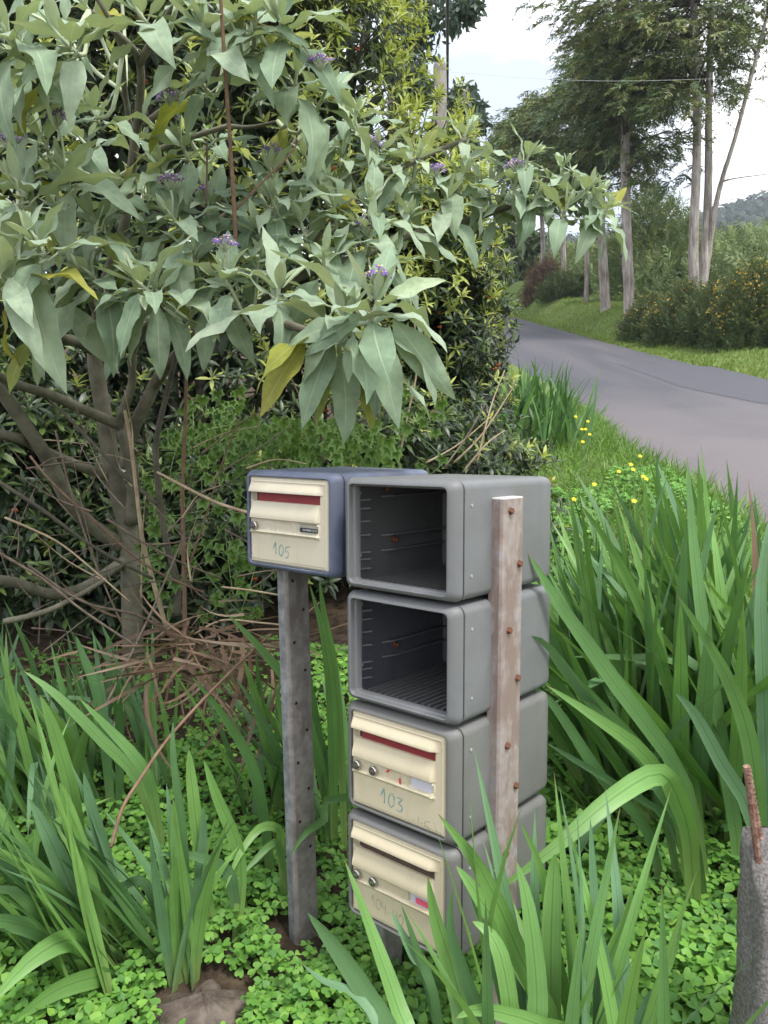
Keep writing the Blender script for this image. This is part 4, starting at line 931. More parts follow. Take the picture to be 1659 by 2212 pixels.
# ------------------------------------------------------------------ evergreen hedge shrubs with young tips and orange berries
BERRY = MB()
for k in range(7):
    a = k*2.4; c = np.array([.011*math.cos(a)*(k > 0), .011*math.sin(a)*(k > 0), .004*(k % 3)])
    bm = bmesh.new(); bmesh.ops.create_icosphere(bm, subdivisions=1, radius=.0062)
    for v in bm.verts: v.co += Vector(c)
    bm.verts.index_update(); BERRY.add([v.co for v in bm.verts], [[v.index for v in f.verts] for f in bm.faces]); bm.free()
BERRY_ME = BERRY.mesh('berry_cluster', M['berry'], True)
def hedge(c, rad, n, label, tip, berries, limit=150, leaf=.075, midv=.35, tipf=.62):
    cx, cy = c[0], c[1]; gz = Gf(cx, cy); o = thing('evergreen_shrub', (cx, cy, gz), label, 'shrub', 'evergreen hedge shrubs'); L = np.array(o.location)
    ctr = np.array([cx, cy, gz+c[2]]); rad = np.array(rad); bt = Batch(); stems = MB()
    lob = rng.normal(size=(26, 3)); lob = unit(lob)
    for k in range(n):
        d = rnd_dirs(1)[0]
        if d[1] > .35 and random.random() < .75: d[1] = -d[1]
        if d[2] < -.55: d[2] *= -.5; d = unit(d)
        rr_ = 1 - .34*random.random()**1.6; rr_ *= 1 + .13*float(np.max(lob@d) > .93) - .12*float(np.max(lob@d) < .80)
        p = ctr + d*rad*rr_
        if p[2] < gz + .08: p[2] = gz + random.uniform(.08, .5)
        ax = unit(d*np.array([1, 1, .5]) + np.array([random.uniform(-.4, .4), random.uniform(-.5, .1), .7]))
        a = unit(np.cross(ax, [.3, .2, 1])); b = np.cross(ax, a); outer = rr_ > .86
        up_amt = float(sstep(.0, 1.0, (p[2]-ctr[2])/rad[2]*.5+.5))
        yt = outer and random.random() < tip*(.45+.9*up_amt)
        m = 11
        for j in range(m):
            f = j/m; az = j*2.4 + k; pol = R(25+65*f) + random.uniform(-.15, .15)
            D = ax*math.cos(pol) + (a*math.cos(az)+b*math.sin(az))*math.sin(pol); D = unit(D + np.array([0, 0, -.12*f]))
            U = ax + np.array([random.uniform(-.3, .3), random.uniform(-.3, .3), .6])
            ln = leaf*random.uniform(.75, 1.25)*(1.0 if f > .3 else .8)
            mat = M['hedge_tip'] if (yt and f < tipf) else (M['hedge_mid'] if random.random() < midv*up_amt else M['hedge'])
            bt.put(random.choice(LANCE), mat, p - ax*.05*f, frames(D[None], U[None])[0], np.array([ln, ln*random.uniform(.85, 1.2), ln]))
        if k % 5 == 0: stems.tube([p-L-ax*.30-d*.2, p-L-ax*.14, p-L], [.006, .004, .002], 4, cap=False)
    for k in range(7):
        a = 2*PI*k/7; e = ctr-L + np.array([math.cos(a)*rad[0]*.55, math.sin(a)*rad[1]*.55, rad[2]*random.uniform(.1, .6)]); stems.tube([np.array([.15*math.cos(a), .15*math.sin(a), -.05]), e*np.array([.4, .4, .5]), e], [.04, .028, .01], 6, sub=3)
    # fill the dark inside with big loose leaves
    for k in range(int(n*1.6)):
        d = rnd_dirs(1)[0]; d[1] = -abs(d[1])*.8+.2; p = ctr + d*rad*random.uniform(.35, .8)
        if p[2] < gz+.05: p[2] = gz+random.uniform(.05, .8)
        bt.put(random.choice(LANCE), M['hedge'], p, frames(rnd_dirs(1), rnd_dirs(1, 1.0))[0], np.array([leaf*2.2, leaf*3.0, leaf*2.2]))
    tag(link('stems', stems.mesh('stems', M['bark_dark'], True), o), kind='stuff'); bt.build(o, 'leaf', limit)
    for k in range(berries):
        d = rnd_dirs(1, -.25)[0]; d[1] = -abs(d[1]); d = unit(d); p = ctr + d*rad*random.uniform(.9, 1.0)
        if p[2] < gz+.2: continue
        link('berry_cluster', BERRY_ME, o, loc=tuple(p-L))
    return o
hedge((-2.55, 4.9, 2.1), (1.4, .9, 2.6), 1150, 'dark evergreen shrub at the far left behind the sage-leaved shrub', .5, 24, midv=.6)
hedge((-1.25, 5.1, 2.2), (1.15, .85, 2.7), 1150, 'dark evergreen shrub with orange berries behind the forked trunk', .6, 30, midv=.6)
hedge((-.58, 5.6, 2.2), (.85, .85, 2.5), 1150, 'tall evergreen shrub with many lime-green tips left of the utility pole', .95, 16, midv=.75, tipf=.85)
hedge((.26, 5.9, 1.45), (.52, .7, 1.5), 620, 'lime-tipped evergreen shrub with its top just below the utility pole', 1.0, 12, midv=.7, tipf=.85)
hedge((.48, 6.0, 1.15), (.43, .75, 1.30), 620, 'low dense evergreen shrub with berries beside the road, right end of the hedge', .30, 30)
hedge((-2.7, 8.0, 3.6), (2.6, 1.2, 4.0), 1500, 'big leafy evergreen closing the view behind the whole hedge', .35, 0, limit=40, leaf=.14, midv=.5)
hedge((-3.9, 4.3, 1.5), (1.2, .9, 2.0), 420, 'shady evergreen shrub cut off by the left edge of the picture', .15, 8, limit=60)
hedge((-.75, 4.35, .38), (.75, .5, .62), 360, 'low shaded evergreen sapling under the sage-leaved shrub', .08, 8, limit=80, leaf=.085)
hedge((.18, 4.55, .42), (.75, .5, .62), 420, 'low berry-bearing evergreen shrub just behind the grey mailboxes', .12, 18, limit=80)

hedge((-1.95, 4.15, .55), (.8, .5, .85), 420, 'shaded evergreen sapling behind the left-leaning branches', .06, 10, limit=80, leaf=.09)
hedge((-2.9, 3.7, .6), (.8, .5, .95), 360, 'shaded evergreen sapling low at the left edge', .06, 6, limit=60, leaf=.09)
hedge((-1.2, 3.95, .30), (.7, .35, .5), 300, 'low dark evergreen growth at the foot of the trunk', .04, 6, limit=60, leaf=.085)

# ------------------------------------------------------------------ ivy
iv = thing('ivy_vine', (*at(560, 1000, 3.45)[:2], Gf(*at(560, 1000, 3.45)[:2])), 'bright green star-leaved ivy spreading behind the blue mailbox', 'vine'); L = np.array(iv.location)
bt = Batch(); vm = MB()
spots = []
for k in range(520):
    r_ = random.random()
    if r_ < .66: u, v = random.gauss(650, 130), random.gauss(945, 46)
    elif r_ < .80: u, v = random.gauss(470, 55), random.gauss(960, 75)
    elif r_ < .90: u, v = random.gauss(350, 30), random.uniform(1030, 1300)
    else: u, v = random.gauss(520, 70), random.uniform(1050, 1350)
    if v < 840 or u < 290 or u > 985: continue
    if v < 905 and not (370 < u < 520 or 850 < u < 960): v += 60
    Y = 3.5 + random.uniform(-.28, .28) - (v-950)/1500; p = at(u, v, Y); s = random.uniform(.030, .058)
    N = unit(np.array([random.uniform(-.5, .5), -1.0, random.uniform(.1, .9)])); D = unit(np.array([random.uniform(-.7, .7), random.uniform(-.3, .1), -.8]))
    bt.put(random.choice(IVY), M['ivy'], p, frames(D[None], N[None])[0], np.array([s, s, s])); spots.append(p)
for k in range(26):
    i = random.randrange(len(spots)); p = spots[i]; near = sorted(spots, key=lambda q: np.sum((q-p)**2))[1:40:9]; vm.tube([q-L+np.array([0, .02, 0]) for q in [p, *near]], .0022, 4, sub=3)
tag(link('stems', vm.mesh('stems', M['green_stem'], True), iv), kind='stuff'); bt.build(iv, 'leaf', 300)

# ------------------------------------------------------------------ thicket of bare stems, dead stalks, dry heap, bramble cane
tk0 = at(390, 1330, 3.2); th = thing('bramble_thicket', (tk0[0], tk0[1], Gf(tk0[0], tk0[1])), 'tangle of bare brown stems under the sage-leaved shrub', 'thicket'); L = np.array(th.location)
def stem(pts, r0, r1, mat, k=5, name='stem', parent=th):
    P = np.array(pts); LL = np.array(parent.location); b = MB(); b.tube(P-LL, np.linspace(r0, r1, len(P)), k, sub=5, wob=.15)
    n = len(P)
    return link(name, b.mesh(name, M[mat], True), parent)
STEMS = [([(381, 1330, 3.1), (381, 1258, 3.1), (352, 1137, 3.08), (336, 989, 3.05), (342, 925, 3.03), (365, 829, 3.0), (410, 640, 2.9)], .017, .009, 'bark_dark'),
 ([(400, 1400, 3.0), (397, 1245, 3.0), (394, 1053, 2.98), (400, 909, 2.95), (404, 717, 2.9)], .010, .006, 'twig_red'),
 ([(508, 560, 2.45), (508, 500, 2.42), (500, 360, 2.35), (484, 120, 2.25), (474, -40, 2.2)], .007, .005, 'twig_red'),
 ([(440, 530, 2.6), (446, 420, 2.55), (447, 300, 2.5)], .004, .003, 'twig'), ([(508, 455, 2.42), (560, 400, 2.4), (620, 340, 2.4), (650, 300, 2.4)], .004, .002, 'twig_red'),
 ([(362, 1367, 3.0), (314, 1197, 2.95), (301, 1117, 2.92), (282, 957, 2.9), (269, 887, 2.88)], .010, .006, 'straw'),
 ([(340, 1020, 2.8), (400, 1052, 2.7), (470, 1086, 2.55), (545, 1110, 2.45)], .005, .006, 'straw'),
 ([(340, 1090, 3.0), (250, 1010, 3.0), (150, 905, 3.0), (90, 850, 3.0)], .009, .005, 'bark_dark'),
 ([(400, 1245, 2.95), (440, 1130, 2.9), (480, 1000, 2.85), (520, 900, 2.8)], .004, .0025, 'twig_red'),
 ([(-20, 1030, 2.6), (90, 1100, 2.65), (200, 1180, 2.75), (330, 1250, 2.9)], .007, .006, 'bark_dark'), ([(65, 985, 2.6), (120, 1050, 2.6), (230, 1150, 2.7), (330, 1230, 2.8), (440, 1280, 2.9)], .004, .004, 'twig_red'),
 ([(10, 1118, 2.5), (120, 1168, 2.6), (200, 1230, 2.65), (280, 1300, 2.7)], .004, .003, 'straw'), ([(120, 930, 2.8), (150, 1050, 2.8), (200, 1200, 2.8), (260, 1340, 2.8), (300, 1400, 2.8)], .004, .004, 'twig'),
 ([(230, 1120, 2.8), (290, 1160, 2.85), (380, 1210, 2.95), (480, 1250, 3.1)], .005, .004, 'twig'), ([(-10, 1190, 2.4), (90, 1250, 2.5), (180, 1320, 2.6), (300, 1400, 2.7)], .005, .004, 'twig'),
 ([(8, 1343, 2.6), (100, 1320, 2.65), (180, 1280, 2.75), (230, 1250, 2.8)], .012, .008, 'bark'), ([(230, 1520, 2.6), (290, 1400, 2.7), (350, 1270, 2.8), (400, 1150, 2.9)], .005, .003, 'twig'),
 ([(420, 1370, 2.7), (480, 1340, 2.6), (560, 1345, 2.5), (610, 1350, 2.4)], .004, .003, 'straw'), ([(480, 1268, 2.6), (540, 1275, 2.5), (600, 1285, 2.45)], .004, .003, 'straw'),
 ([(400, 1250, 3.1), (460, 1300, 3.1), (560, 1260, 3.2), (640, 1190, 3.3)], .004, .003, 'twig'), ([(380, 1380, 2.9), (300, 1330, 2.8), (180, 1300, 2.7), (60, 1220, 2.6)], .006, .004, 'twig')]
for pts, a, b_, mt in STEMS: stem(T(*pts), a, b_, mt)
for k in range(60):
    u, v = random.uniform(0, 600), random.uniform(930, 1420); Y = random.uniform(2.6, 3.4); a = random.gauss(.9, .8); ln = random.uniform(60, 240)
    P = [(u, v, Y), (u+ln*.5*math.cos(a)+random.uniform(-15, 15), v-ln*.5*math.sin(a)+random.uniform(-15, 15), Y+.05), (u+ln*math.cos(a), v-ln*math.sin(a), Y+random.uniform(-.2, .2))]
    stem(T(*P), random.uniform(.0022, .0045), .0015, random.choice(['twig', 'twig', 'twig', 'straw', 'bark_dark']), 4)
t2 = at(1010, 990, 4.0); th2 = thing('dead_bramble', (t2[0], t2[1], Gf(t2[0], t2[1])), 'pale dead stems leaning in front of the hedge behind the grey mailboxes', 'dead stems')
for pts in ([(980, 1000, 4.0), (1040, 940, 4.0), (1100, 850, 4.05), (1116, 818, 4.05)], [(920, 1000, 3.9), (990, 960, 3.95), (1060, 900, 4.0)], [(960, 1010, 3.9), (1010, 940, 3.95), (1050, 870, 4.0)], [(860, 1000, 3.6), (880, 900, 3.6), (900, 800, 3.6), (895, 690, 3.6)], [(700, 1000, 3.3), (690, 930, 3.3), (650, 860, 3.3), (620, 800, 3.3)], [(1000, 1020, 4.0), (1050, 960, 4.0), (1090, 930, 4.1)], [(1030, 1000, 4.0), (1060, 880, 4.1), (1090, 800, 4.2)]):
    stem(T(*pts), .006, .0025, random.choice(['straw', 'straw', 'twig']), 5, 'stem', th2)
hp = at(430, 1395, 2.75); dh = thing('dry_leaf_heap', (hp[0], hp[1], Gf(hp[0], hp[1])), 'heap of dried brown strap leaves caught on the stems', 'dry leaves'); L = np.array(dh.location)
DRY = [Proto(*strip(8, 1, lambda t: .017*(1-t**2)+.003, bend=b, twist=tw, side=s)) for b, tw, s in [(.3, 1.5, .3), (.7, -2, -.4), (1.5, 1, .6), (.15, 3, -.2), (.5, -1, .7)]]
bt = Batch()
for k in range(150):
    u = random.gauss(430, 85); v = random.gauss(1392, 38) + abs(u-430)*.12; p = at(u, v, 2.75+random.uniform(-.3, .3)) 
    if random.random() < .5: D = unit(np.array([random.choice([-1, 1])*random.uniform(.6, 1), random.uniform(-.5, .3), random.uniform(-.35, .2)]))
    else: D = unit(np.array([random.uniform(-.6, .6), random.uniform(-.6, .2), -random.uniform(.3, 1)]))
    ln = random.uniform(.14, .46); bt.put(random.choice(DRY), M['dry'], p, frames(D[None], rnd_dirs(1, .6))[0], np.array([ln, ln, ln]))
bt.build(dh, 'dry_blade', 300, 'dry_blades')
bc = T((585, 1370, 2.35), (520, 1430, 2.25), (440, 1510, 2.12), (360, 1600, 2.0), (305, 1680, 1.9), (265, 1745, 1.83), (240, 1830, 1.78)); bo = thing('bramble_cane', bc[-1], 'thin reddish thorny bramble cane arching over the sword leaves', 'bramble'); stem(bc, .0042, .0045, 'twig_red', 6, 'cane', bo)
tm = MB(); Pc, _ = catmull(np.array(bc), np.ones(len(bc)), 14)
for i in range(1, len(Pc)-1):
    d = rnd_dirs(1)[0]; q = Pc[i]-np.array(bo.location); tm.tube([q, q+d*.006+np.array([0, 0, -.001])], [.0018, .0003], 4)
tag(link('thorns', tm.mesh('thorns', M['twig_red']), bo), kind='stuff')

# ------------------------------------------------------------------ sword-leaved clumps
SWORD = [Proto(*strip(9, 2, w_sword, bend=b, fold=f, twist=tw, side=s, kink=k)) for b, f, tw, s, k in
         [(.12, .28, .25, .0, None), (.35, .25, -.3, .06, None), (.6, .22, .4, -.06, None), (.9, .2, -.2, .1, None), (.25, .3, .6, -.1, None), (.5, .2, .2, .1, (.55, 1.5)), (.3, .2, -.5, -.05, (.68, 1.1)), (.18, .26, -.6, .05, None)]]
def hero_ribbon(bt, pts, w, mat):
    P = np.array(T(*pts)) if not isinstance(pts, np.ndarray) else pts
    g0 = Gf(P[0][0], P[0][1]); 
    if P[0][2] > g0 + .03:
        d0 = unit(P[0]-P[1]); d0 = unit(d0*np.array([.5, .5, 1]) - np.array([0, 0, .35])); k0 = min((P[0][2]-g0+.02)/max(.35, -d0[2]), .8); q0 = P[0]+d0*k0; P = np.concatenate([[np.array([q0[0], q0[1], Gf(q0[0], q0[1])-.02])], P])
    P, _ = catmull(P, np.ones(len(P)), max(3, 14//(len(P)-1))); n = len(P); Tn = unit(np.gradient(P, axis=0)); V = []; UV = []
    tw0 = random.uniform(-.6, .6)
    for i in range(n):
        t = i/(n-1); view = unit(P[i]-CAM); s = unit(np.cross(Tn[i], view)); nn = unit(np.cross(s, Tn[i])); a = tw0*(.4+t)
        s2 = s*math.cos(a)+nn*math.sin(a); n2 = nn*math.cos(a)-s*math.sin(a); ww = w*max(.02, w_sword(min(t, .999)))
        for j, q in enumerate((-1, 0, 1)): V.append(P[i] + s2*q*ww - n2*abs(q)*ww*.25); UV.append((t, (q+1)/2))
    F = [(i*3+j, i*3+j+1, (i+1)*3+j+1, (i+1)*3+j) for i in range(n-1) for j in range(2)]
    pr = Proto(np.array(V), np.array(F), np.array(UV)); o = np.mean(pr.V, 0); pr.V = pr.V - P[0]
    bt.put(pr, M[mat], P[0], np.eye(3), np.ones(3))
def clump(name_label, bases, n, length, width, lean, spread, mats, bent=.08, hero=(), group='clumps of sword-shaped leaves', limit=300, dY=0.0):
    c = np.mean(np.array(bases), 0); o = thing('sword_leaf_clump', (c[0], c[1], Gf(c[0], c[1])), name_label, 'plant', group); bt = Batch()
    for h in hero:
        pts_, w_, m_ = h
        if dY: pts_ = [(a_, b_, c_+dY) for a_, b_, c_ in pts_]; w_ = w_*(1+dY*.6)
        hero_ribbon(bt, pts_, w_, m_)
    for k in range(n):
        bx, by = bases[random.randrange(len(bases))]; a = random.uniform(0, 2*PI); q = random.random()**.5
        x, y = bx + .09*q*math.cos(a)*spread[1], by + .09*q*math.sin(a)*spread[1]; z = Gf(x, y) - .02
        D = unit(np.array([lean[0]+random.gauss(0, spread[0]), lean[1]+random.gauss(0, spread[0]*.8), 1.0]))
        az = random.uniform(0, 2*PI); N = np.array([math.cos(az), math.sin(az)-.35, .4])
        if random.random() < .6: N = -D*np.array([1, 1, 0])*np.array([1, 1, 0]) + np.array([random.uniform(-.25, .25), random.uniform(-.25, .25), .6])
        ln = random.uniform(*length); pi_ = random.choice([5, 6]) if random.random() < bent else random.choice([0, 0, 1, 1, 2, 4, 7, 3 if random.random() < .3 else 1])
        w = random.uniform(*width)
        bt.put(SWORD[pi_], M['dry'] if (random.random() < .02 and pi_ >= 2 and y > 1.6) else M[random.choice(mats)], (x, y, z), frames(D[None], N[None])[0], np.array([ln, w, ln*.999 if False else w if pi_ < 0 else ln]))
    # strip folds are in width units: keep the fold shallow
    return o, bt
def fix_scale(bt):
    out = []
    for pr, mat, P, Rm, S in bt.items: out.append((pr, mat, P, Rm, S))
    bt.items = out
# prototypes are unit length and unit half-width; rebuild them at true width ratio so that the fold scales with the width
def sword_set(ratio): return [Proto(*strip(9, 2, lambda t: ratio*w_sword(t), bend=b, fold=f, twist=tw, side=s, kink=k)) for b, f, tw, s, k in
         [(.12, .28, .25, .0, None), (.35, .25, -.3, .06, None), (.6, .22, .4, -.06, None), (.9, .2, -.2, .1, None), (.25, .3, .6, -.1, None), (.5, .2, .2, .1, (.55, 1.5)), (.3, .2, -.5, -.05, (.68, 1.1)), (.18, .26, -.6, .05, None)]]
SWORD = sword_set(.024)
def build_clump(label, bases, n, length, width, lean, spread, mats, bent=.08, hero=(), limit=300, dY=0.0):
    o, bt = clump(label, bases, n, length, width, lean, spread, mats, bent, hero, dY=dY)
    bt.items = [(pr, m, P, Rm, (np.array([S[0], S[1]/.024, S[0]]) if pr in SWORD else S)) for pr, m, P, Rm, S in bt.items]
    bt.build(o, 'leaf', limit); return o
def bxy(*uvY): return [tuple((gat(u, v) if Y > 1.5 else at(u, v, Y))[:2]) for u, v, Y in uvY]
green = ['sword', 'sword', 'sword', 'sword_blue', 'sword_dark']
W = (.013, .0225)
build_clump('big clump of tall sword leaves right of the mailboxes', bxy((1330, 1750, 2.3), (1400, 1780, 2.15), (1480, 1750, 2.3), (1560, 1800, 2.1), (1640, 1780, 2.2), (1720, 1800, 2.2), (1460, 1600, 2.7), (1560, 1600, 2.75), (1650, 1600, 2.7), (1380, 1650, 2.6)), 295, (.80, 1.18), (.018, .029), (-.22, -.05), (.27, 1.3), green, .05,
    hero=[([(1492, 1830, 2.0), (1470, 1740, 1.95), (1427, 1672, 1.85), (1330, 1720, 1.75), (1200, 1830, 1.68), (1072, 1925, 1.66)], .030, 'sword'),
          ([(1500, 1840, 2.05), (1440, 1720, 2.0), (1390, 1690, 1.95), (1290, 1770, 1.85), (1220, 1900, 1.8)], .024, 'sword_dark'),
          ([(1480, 1760, 2.1), (1380, 1620, 2.0), (1240, 1470, 1.95), (1145, 1340, 1.92), (1140, 1190, 1.9)][:4], .026, 'sword'),
          ([(1480, 1700, 2.1), (1330, 1480, 1.95), (1210, 1310, 1.85), (1140, 1195, 1.8)], .026, 'sword'),
          ([(1420, 1700, 2.1), (1310, 1560, 2.0), (1190, 1400, 1.85), (1136, 1374, 1.8)], .017, 'sword_blue'),
          ([(1450, 1780, 2.1), (1340, 1700, 1.98), (1240, 1640, 1.88), (1182, 1605, 1.85)], .012, 'sword_blue'),
          ([(1400, 1800, 2.1), (1300, 1680, 1.98), (1200, 1530, 1.9), (1142, 1475, 1.85)], .018, 'sword_dark'),
          ([(1470, 1780, 2.05), (1400, 1640, 1.95), (1300, 1560, 1.88), (1180, 1480, 1.86)], .022, 'sword'),
          ([(1640, 1820, 1.9), (1620, 1600, 1.9), (1560, 1440, 1.9), (1460, 1280, 1.9)], .024, 'sword'),
          ([(1630, 1790, 1.85), (1560, 1650, 1.85), (1500, 1540, 1.85), (1459, 1497, 1.85)], .020, 'sword_blue'),
          ([(1590, 1800, 2.2), (1540, 1500, 2.2), (1500, 1200, 2.25), (1484, 985, 2.3)], .024, 'sword'),
          ([(1660, 1800, 2.1), (1650, 1500, 2.1), (1645, 1250, 2.15), (1680, 1060, 2.2)], .022, 'sword_blue'),
          ([(1500, 1700, 2.3), (1420, 1400, 2.3), (1330, 1200, 2.35), (1255, 1090, 2.4)], .022, 'sword')])
build_clump('clump of sword leaves in front of the lowest mailbox, cut by the bottom edge', bxy((1120, 2300, 1.3), (1180, 2300, 1.3), (1240, 2300, 1.3), (1310, 2280, 1.32), (1360, 2300, 1.3)), 36, (.66, .98), (.013, .021), (-.03, .0), (.13, .9), ['sword', 'sword', 'sword_blue'], .04,
    hero=[([(1205, 2260, 1.35), (1130, 2080, 1.38), (1040, 1880, 1.4), (946, 1758, 1.42)], .022, 'sword'), ([(890, 2300, 1.3), (860, 2180, 1.35), (800, 2010, 1.42), (744, 1858, 1.46)], .021, 'sword'), ([(930, 2140, 1.45), (890, 2060, 1.46), (843, 1967, 1.48)], .014, 'sword_blue'),
          ([(945, 2200, 1.42), (910, 2080, 1.45), (866, 1952, 1.47)], .011, 'sword_dark'), ([(1010, 2290, 1.3), (985, 2120, 1.35), (945, 1990, 1.38), (924, 1892, 1.4)], .024, 'sword'), ([(860, 2300, 1.3), (800, 2160, 1.36), (720, 2040, 1.42), (665, 1972, 1.46)], .024, 'sword_dark'),
          ([(1060, 2290, 1.3), (1010, 2120, 1.33), (975, 2010, 1.36), (978, 1920, 1.38)], .016, 'sword_dark'), ([(1190, 2230, 1.4), (1120, 2080, 1.42), (1030, 1930, 1.45), (985, 1870, 1.47)], .020, 'sword'), ([(1240, 2260, 1.4), (1200, 2050, 1.42), (1170, 1880, 1.45), (1123, 1775, 1.47)], .013, 'sword'),
          ([(1190, 2260, 1.38), (1190, 2050, 1.4), (1195, 1900, 1.42), (1198, 1845, 1.42)], .022, 'sword'), ([(1290, 2270, 1.4), (1290, 2060, 1.42), (1280, 1880, 1.45), (1275, 1768, 1.46)], .012, 'sword_blue'), ([(1330, 2290, 1.35), (1310, 2100, 1.4), (1350, 1990, 1.42), (1366, 1910, 1.43)], .018, 'sword'),
          ([(1400, 2290, 1.35), (1420, 2160, 1.38), (1460, 2050, 1.4), (1475, 1975, 1.4)], .010, 'sword'), ([(1270, 2280, 1.33), (1170, 2215, 1.3), (1040, 2180, 1.28), (985, 2200, 1.27)], .017, 'sword'), ([(1360, 2300, 1.35), (1400, 2170, 1.35), (1440, 2120, 1.35)], .014, 'sword_blue'), ([(840, 2310, 1.3), (780, 2160, 1.36), (700, 2120, 1.4), (655, 2085, 1.43)], .010, 'sword_blue'),
          ([(1110, 2290, 1.3), (1090, 2100, 1.33), (1060, 2020, 1.35), (1020, 1990, 1.37)], .018, 'sword'), ([(1150, 2290, 1.3), (1160, 2150, 1.33), (1140, 1960, 1.36), (1115, 1860, 1.38)], .022, 'sword')])
build_clump('spreading clump of sword leaves in the left foreground', bxy((232, 2140, 1.62), (120, 2100, 1.66), (20, 2080, 1.7), (330, 2060, 1.75), (-80, 2050, 1.7), (200, 2000, 1.85), (60, 1980, 1.9)), 85, (.42, .70), W, (-.42, -.03), (.22, 1.1), green, .08,
    dY=.27, hero=[([(232, 2135, 1.62), (200, 2060, 1.58), (146, 2030, 1.5), (60, 2080, 1.42), (-20, 2170, 1.35)], .026, 'sword'), ([(240, 2130, 1.6), (215, 2110, 1.52), (120, 2140, 1.45), (20, 2215, 1.38)], .024, 'sword'), ([(344, 2090, 1.7), (258, 1949, 1.68), (190, 1850, 1.66), (129, 1785, 1.64)], .022, 'sword_dark'),
          ([(230, 2120, 1.65), (185, 1992, 1.64), (120, 1840, 1.63), (64, 1725, 1.62)], .024, 'sword_blue'), ([(200, 2060, 1.68), (110, 1950, 1.62), (40, 1890, 1.58), (-30, 1850, 1.55)], .022, 'sword_blue'), ([(252, 2000, 1.75), (235, 1880, 1.74), (200, 1750, 1.74), (181, 1669, 1.74)], .018, 'sword_blue'),
          ([(190, 1960, 1.8), (160, 1740, 1.78), (120, 1590, 1.76), (86, 1501, 1.75)], .019, 'sword'), ([(230, 2125, 1.63), (200, 1930, 1.62), (150, 1760, 1.62), (128, 1690, 1.62)], .02, 'sword'), ([(353, 2050, 1.72), (330, 1940, 1.7), (300, 1900, 1.68), (250, 1930, 1.66), (198, 2018, 1.64)], .013, 'sword_blue'), ([(200, 2110, 1.6), (100, 2020, 1.52), (0, 1990, 1.46), (-60, 2000, 1.42)], .02, 'sword')])
build_clump('upright tuft of sword leaves rising beside the flat stone', bxy((396, 2140, 1.62), (420, 2120, 1.66)), 14, (.35, .62), W, (-.04, 0), (.10, .4), ['sword', 'sword_blue'], .05,
    dY=.27, hero=[([(396, 2140, 1.6), (385, 2050, 1.6), (365, 1980, 1.6), (361, 1932, 1.6)], .017, 'sword'), ([(398, 2135, 1.62), (395, 1950, 1.62), (378, 1820, 1.62), (374, 1725, 1.62)], .017, 'sword'), ([(400, 2135, 1.62), (412, 1990, 1.62), (385, 1860, 1.62), (377, 1785, 1.62)], .018, 'sword_blue'),
          ([(516, 2000, 1.75), (505, 1930, 1.72), (490, 1880, 1.7), (420, 1848, 1.66), (344, 1846, 1.62)], .015, 'sword_blue'), ([(400, 2130, 1.63), (400, 1850, 1.64), (376, 1650, 1.66), (374, 1557, 1.68)], .010, 'sword_dark'), ([(470, 2060, 1.72), (440, 1900, 1.72), (415, 1700, 1.72), (408, 1618, 1.72)], .017, 'sword'), ([(510, 2040, 1.72), (520, 1860, 1.74), (470, 1720, 1.76), (440, 1640, 1.78)], .018, 'sword'), ([(440, 2090, 1.68), (430, 1950, 1.68), (440, 1820, 1.7), (440, 1740, 1.7)], .016, 'sword_blue')])
build_clump('dense bank of sword leaves along the left edge in front of the bare stems', bxy((60, 1800, 2.3), (150, 1790, 2.35), (240, 1760, 2.4), (-20, 1780, 2.3), (320, 1740, 2.5), (-90, 1760, 2.4), (100, 1700, 2.6), (220, 1690, 2.6)), 95, (.45, .78), W, (-.24, .05), (.22, 1.2), ['sword', 'sword_dark', 'sword', 'sword_blue'], .05,
    dY=.12, hero=[([(330, 1720, 2.15), (301, 1648, 2.12), (230, 1570, 2.1), (172, 1510, 2.08)], .018, 'sword'), ([(300, 1690, 2.2), (220, 1600, 2.18), (120, 1500, 2.16), (52, 1450, 2.15)], .018, 'sword'), ([(230, 1640, 2.4), (210, 1500, 2.4), (180, 1420, 2.4), (163, 1372, 2.4)], .018, 'sword_dark')])
build_clump('sword leaves rising between the two posts behind the mailboxes', bxy((700, 1800, 2.45), (620, 1790, 2.4), (560, 1790, 2.3), (740, 1760, 2.5), (660, 1720, 2.65)), 34, (.42, .72), W, (-.22, .05), (.24, 1.0), ['sword', 'sword_dark', 'sword_dark'], .06,
    hero=[([(700, 1700, 2.4), (650, 1520, 2.35), (570, 1410, 2.3), (486, 1321, 2.25)], .019, 'sword'), ([(575, 1790, 2.2), (545, 1650, 2.18), (480, 1540, 2.15), (413, 1459, 2.12)], .020, 'sword_dark'), ([(606, 1830, 2.12), (600, 1790, 2.1), (560, 1790, 2.06), (515, 1850, 2.0), (486, 1923, 1.96)], .014, 'sword'), ([(608, 1850, 2.12), (590, 1822, 2.1), (550, 1860, 2.05), (512, 1901, 2.0)], .012, 'sword'), ([(720, 1700, 2.4), (715, 1520, 2.35), (700, 1380, 2.3), (668, 1260, 2.3)], .018, 'sword'), ([(735, 1600, 2.4), (720, 1440, 2.4), (700, 1330, 2.4), (690, 1250, 2.4)], .016, 'sword'), ([(760, 1720, 2.1), (700, 1770, 2.05), (660, 1800, 2.0), (625, 1850, 1.98)], .013, 'sword_dark')])
rc = at(1170, 935, 8.3)
build_clump('distant upright clump of sword leaves at the near road edge', [(rc[0]+dx, rc[1]+dy) for dx in (-.28, -.1, .1, .28) for dy in (-.2, .1, .3)], 150, (.55, .92), (.016, .026), (0.02, 0), (.20, 1.6), ['sword', 'sword_dark', 'sword_dark'], .0)
rc = at(1130, 1010, 5.2)
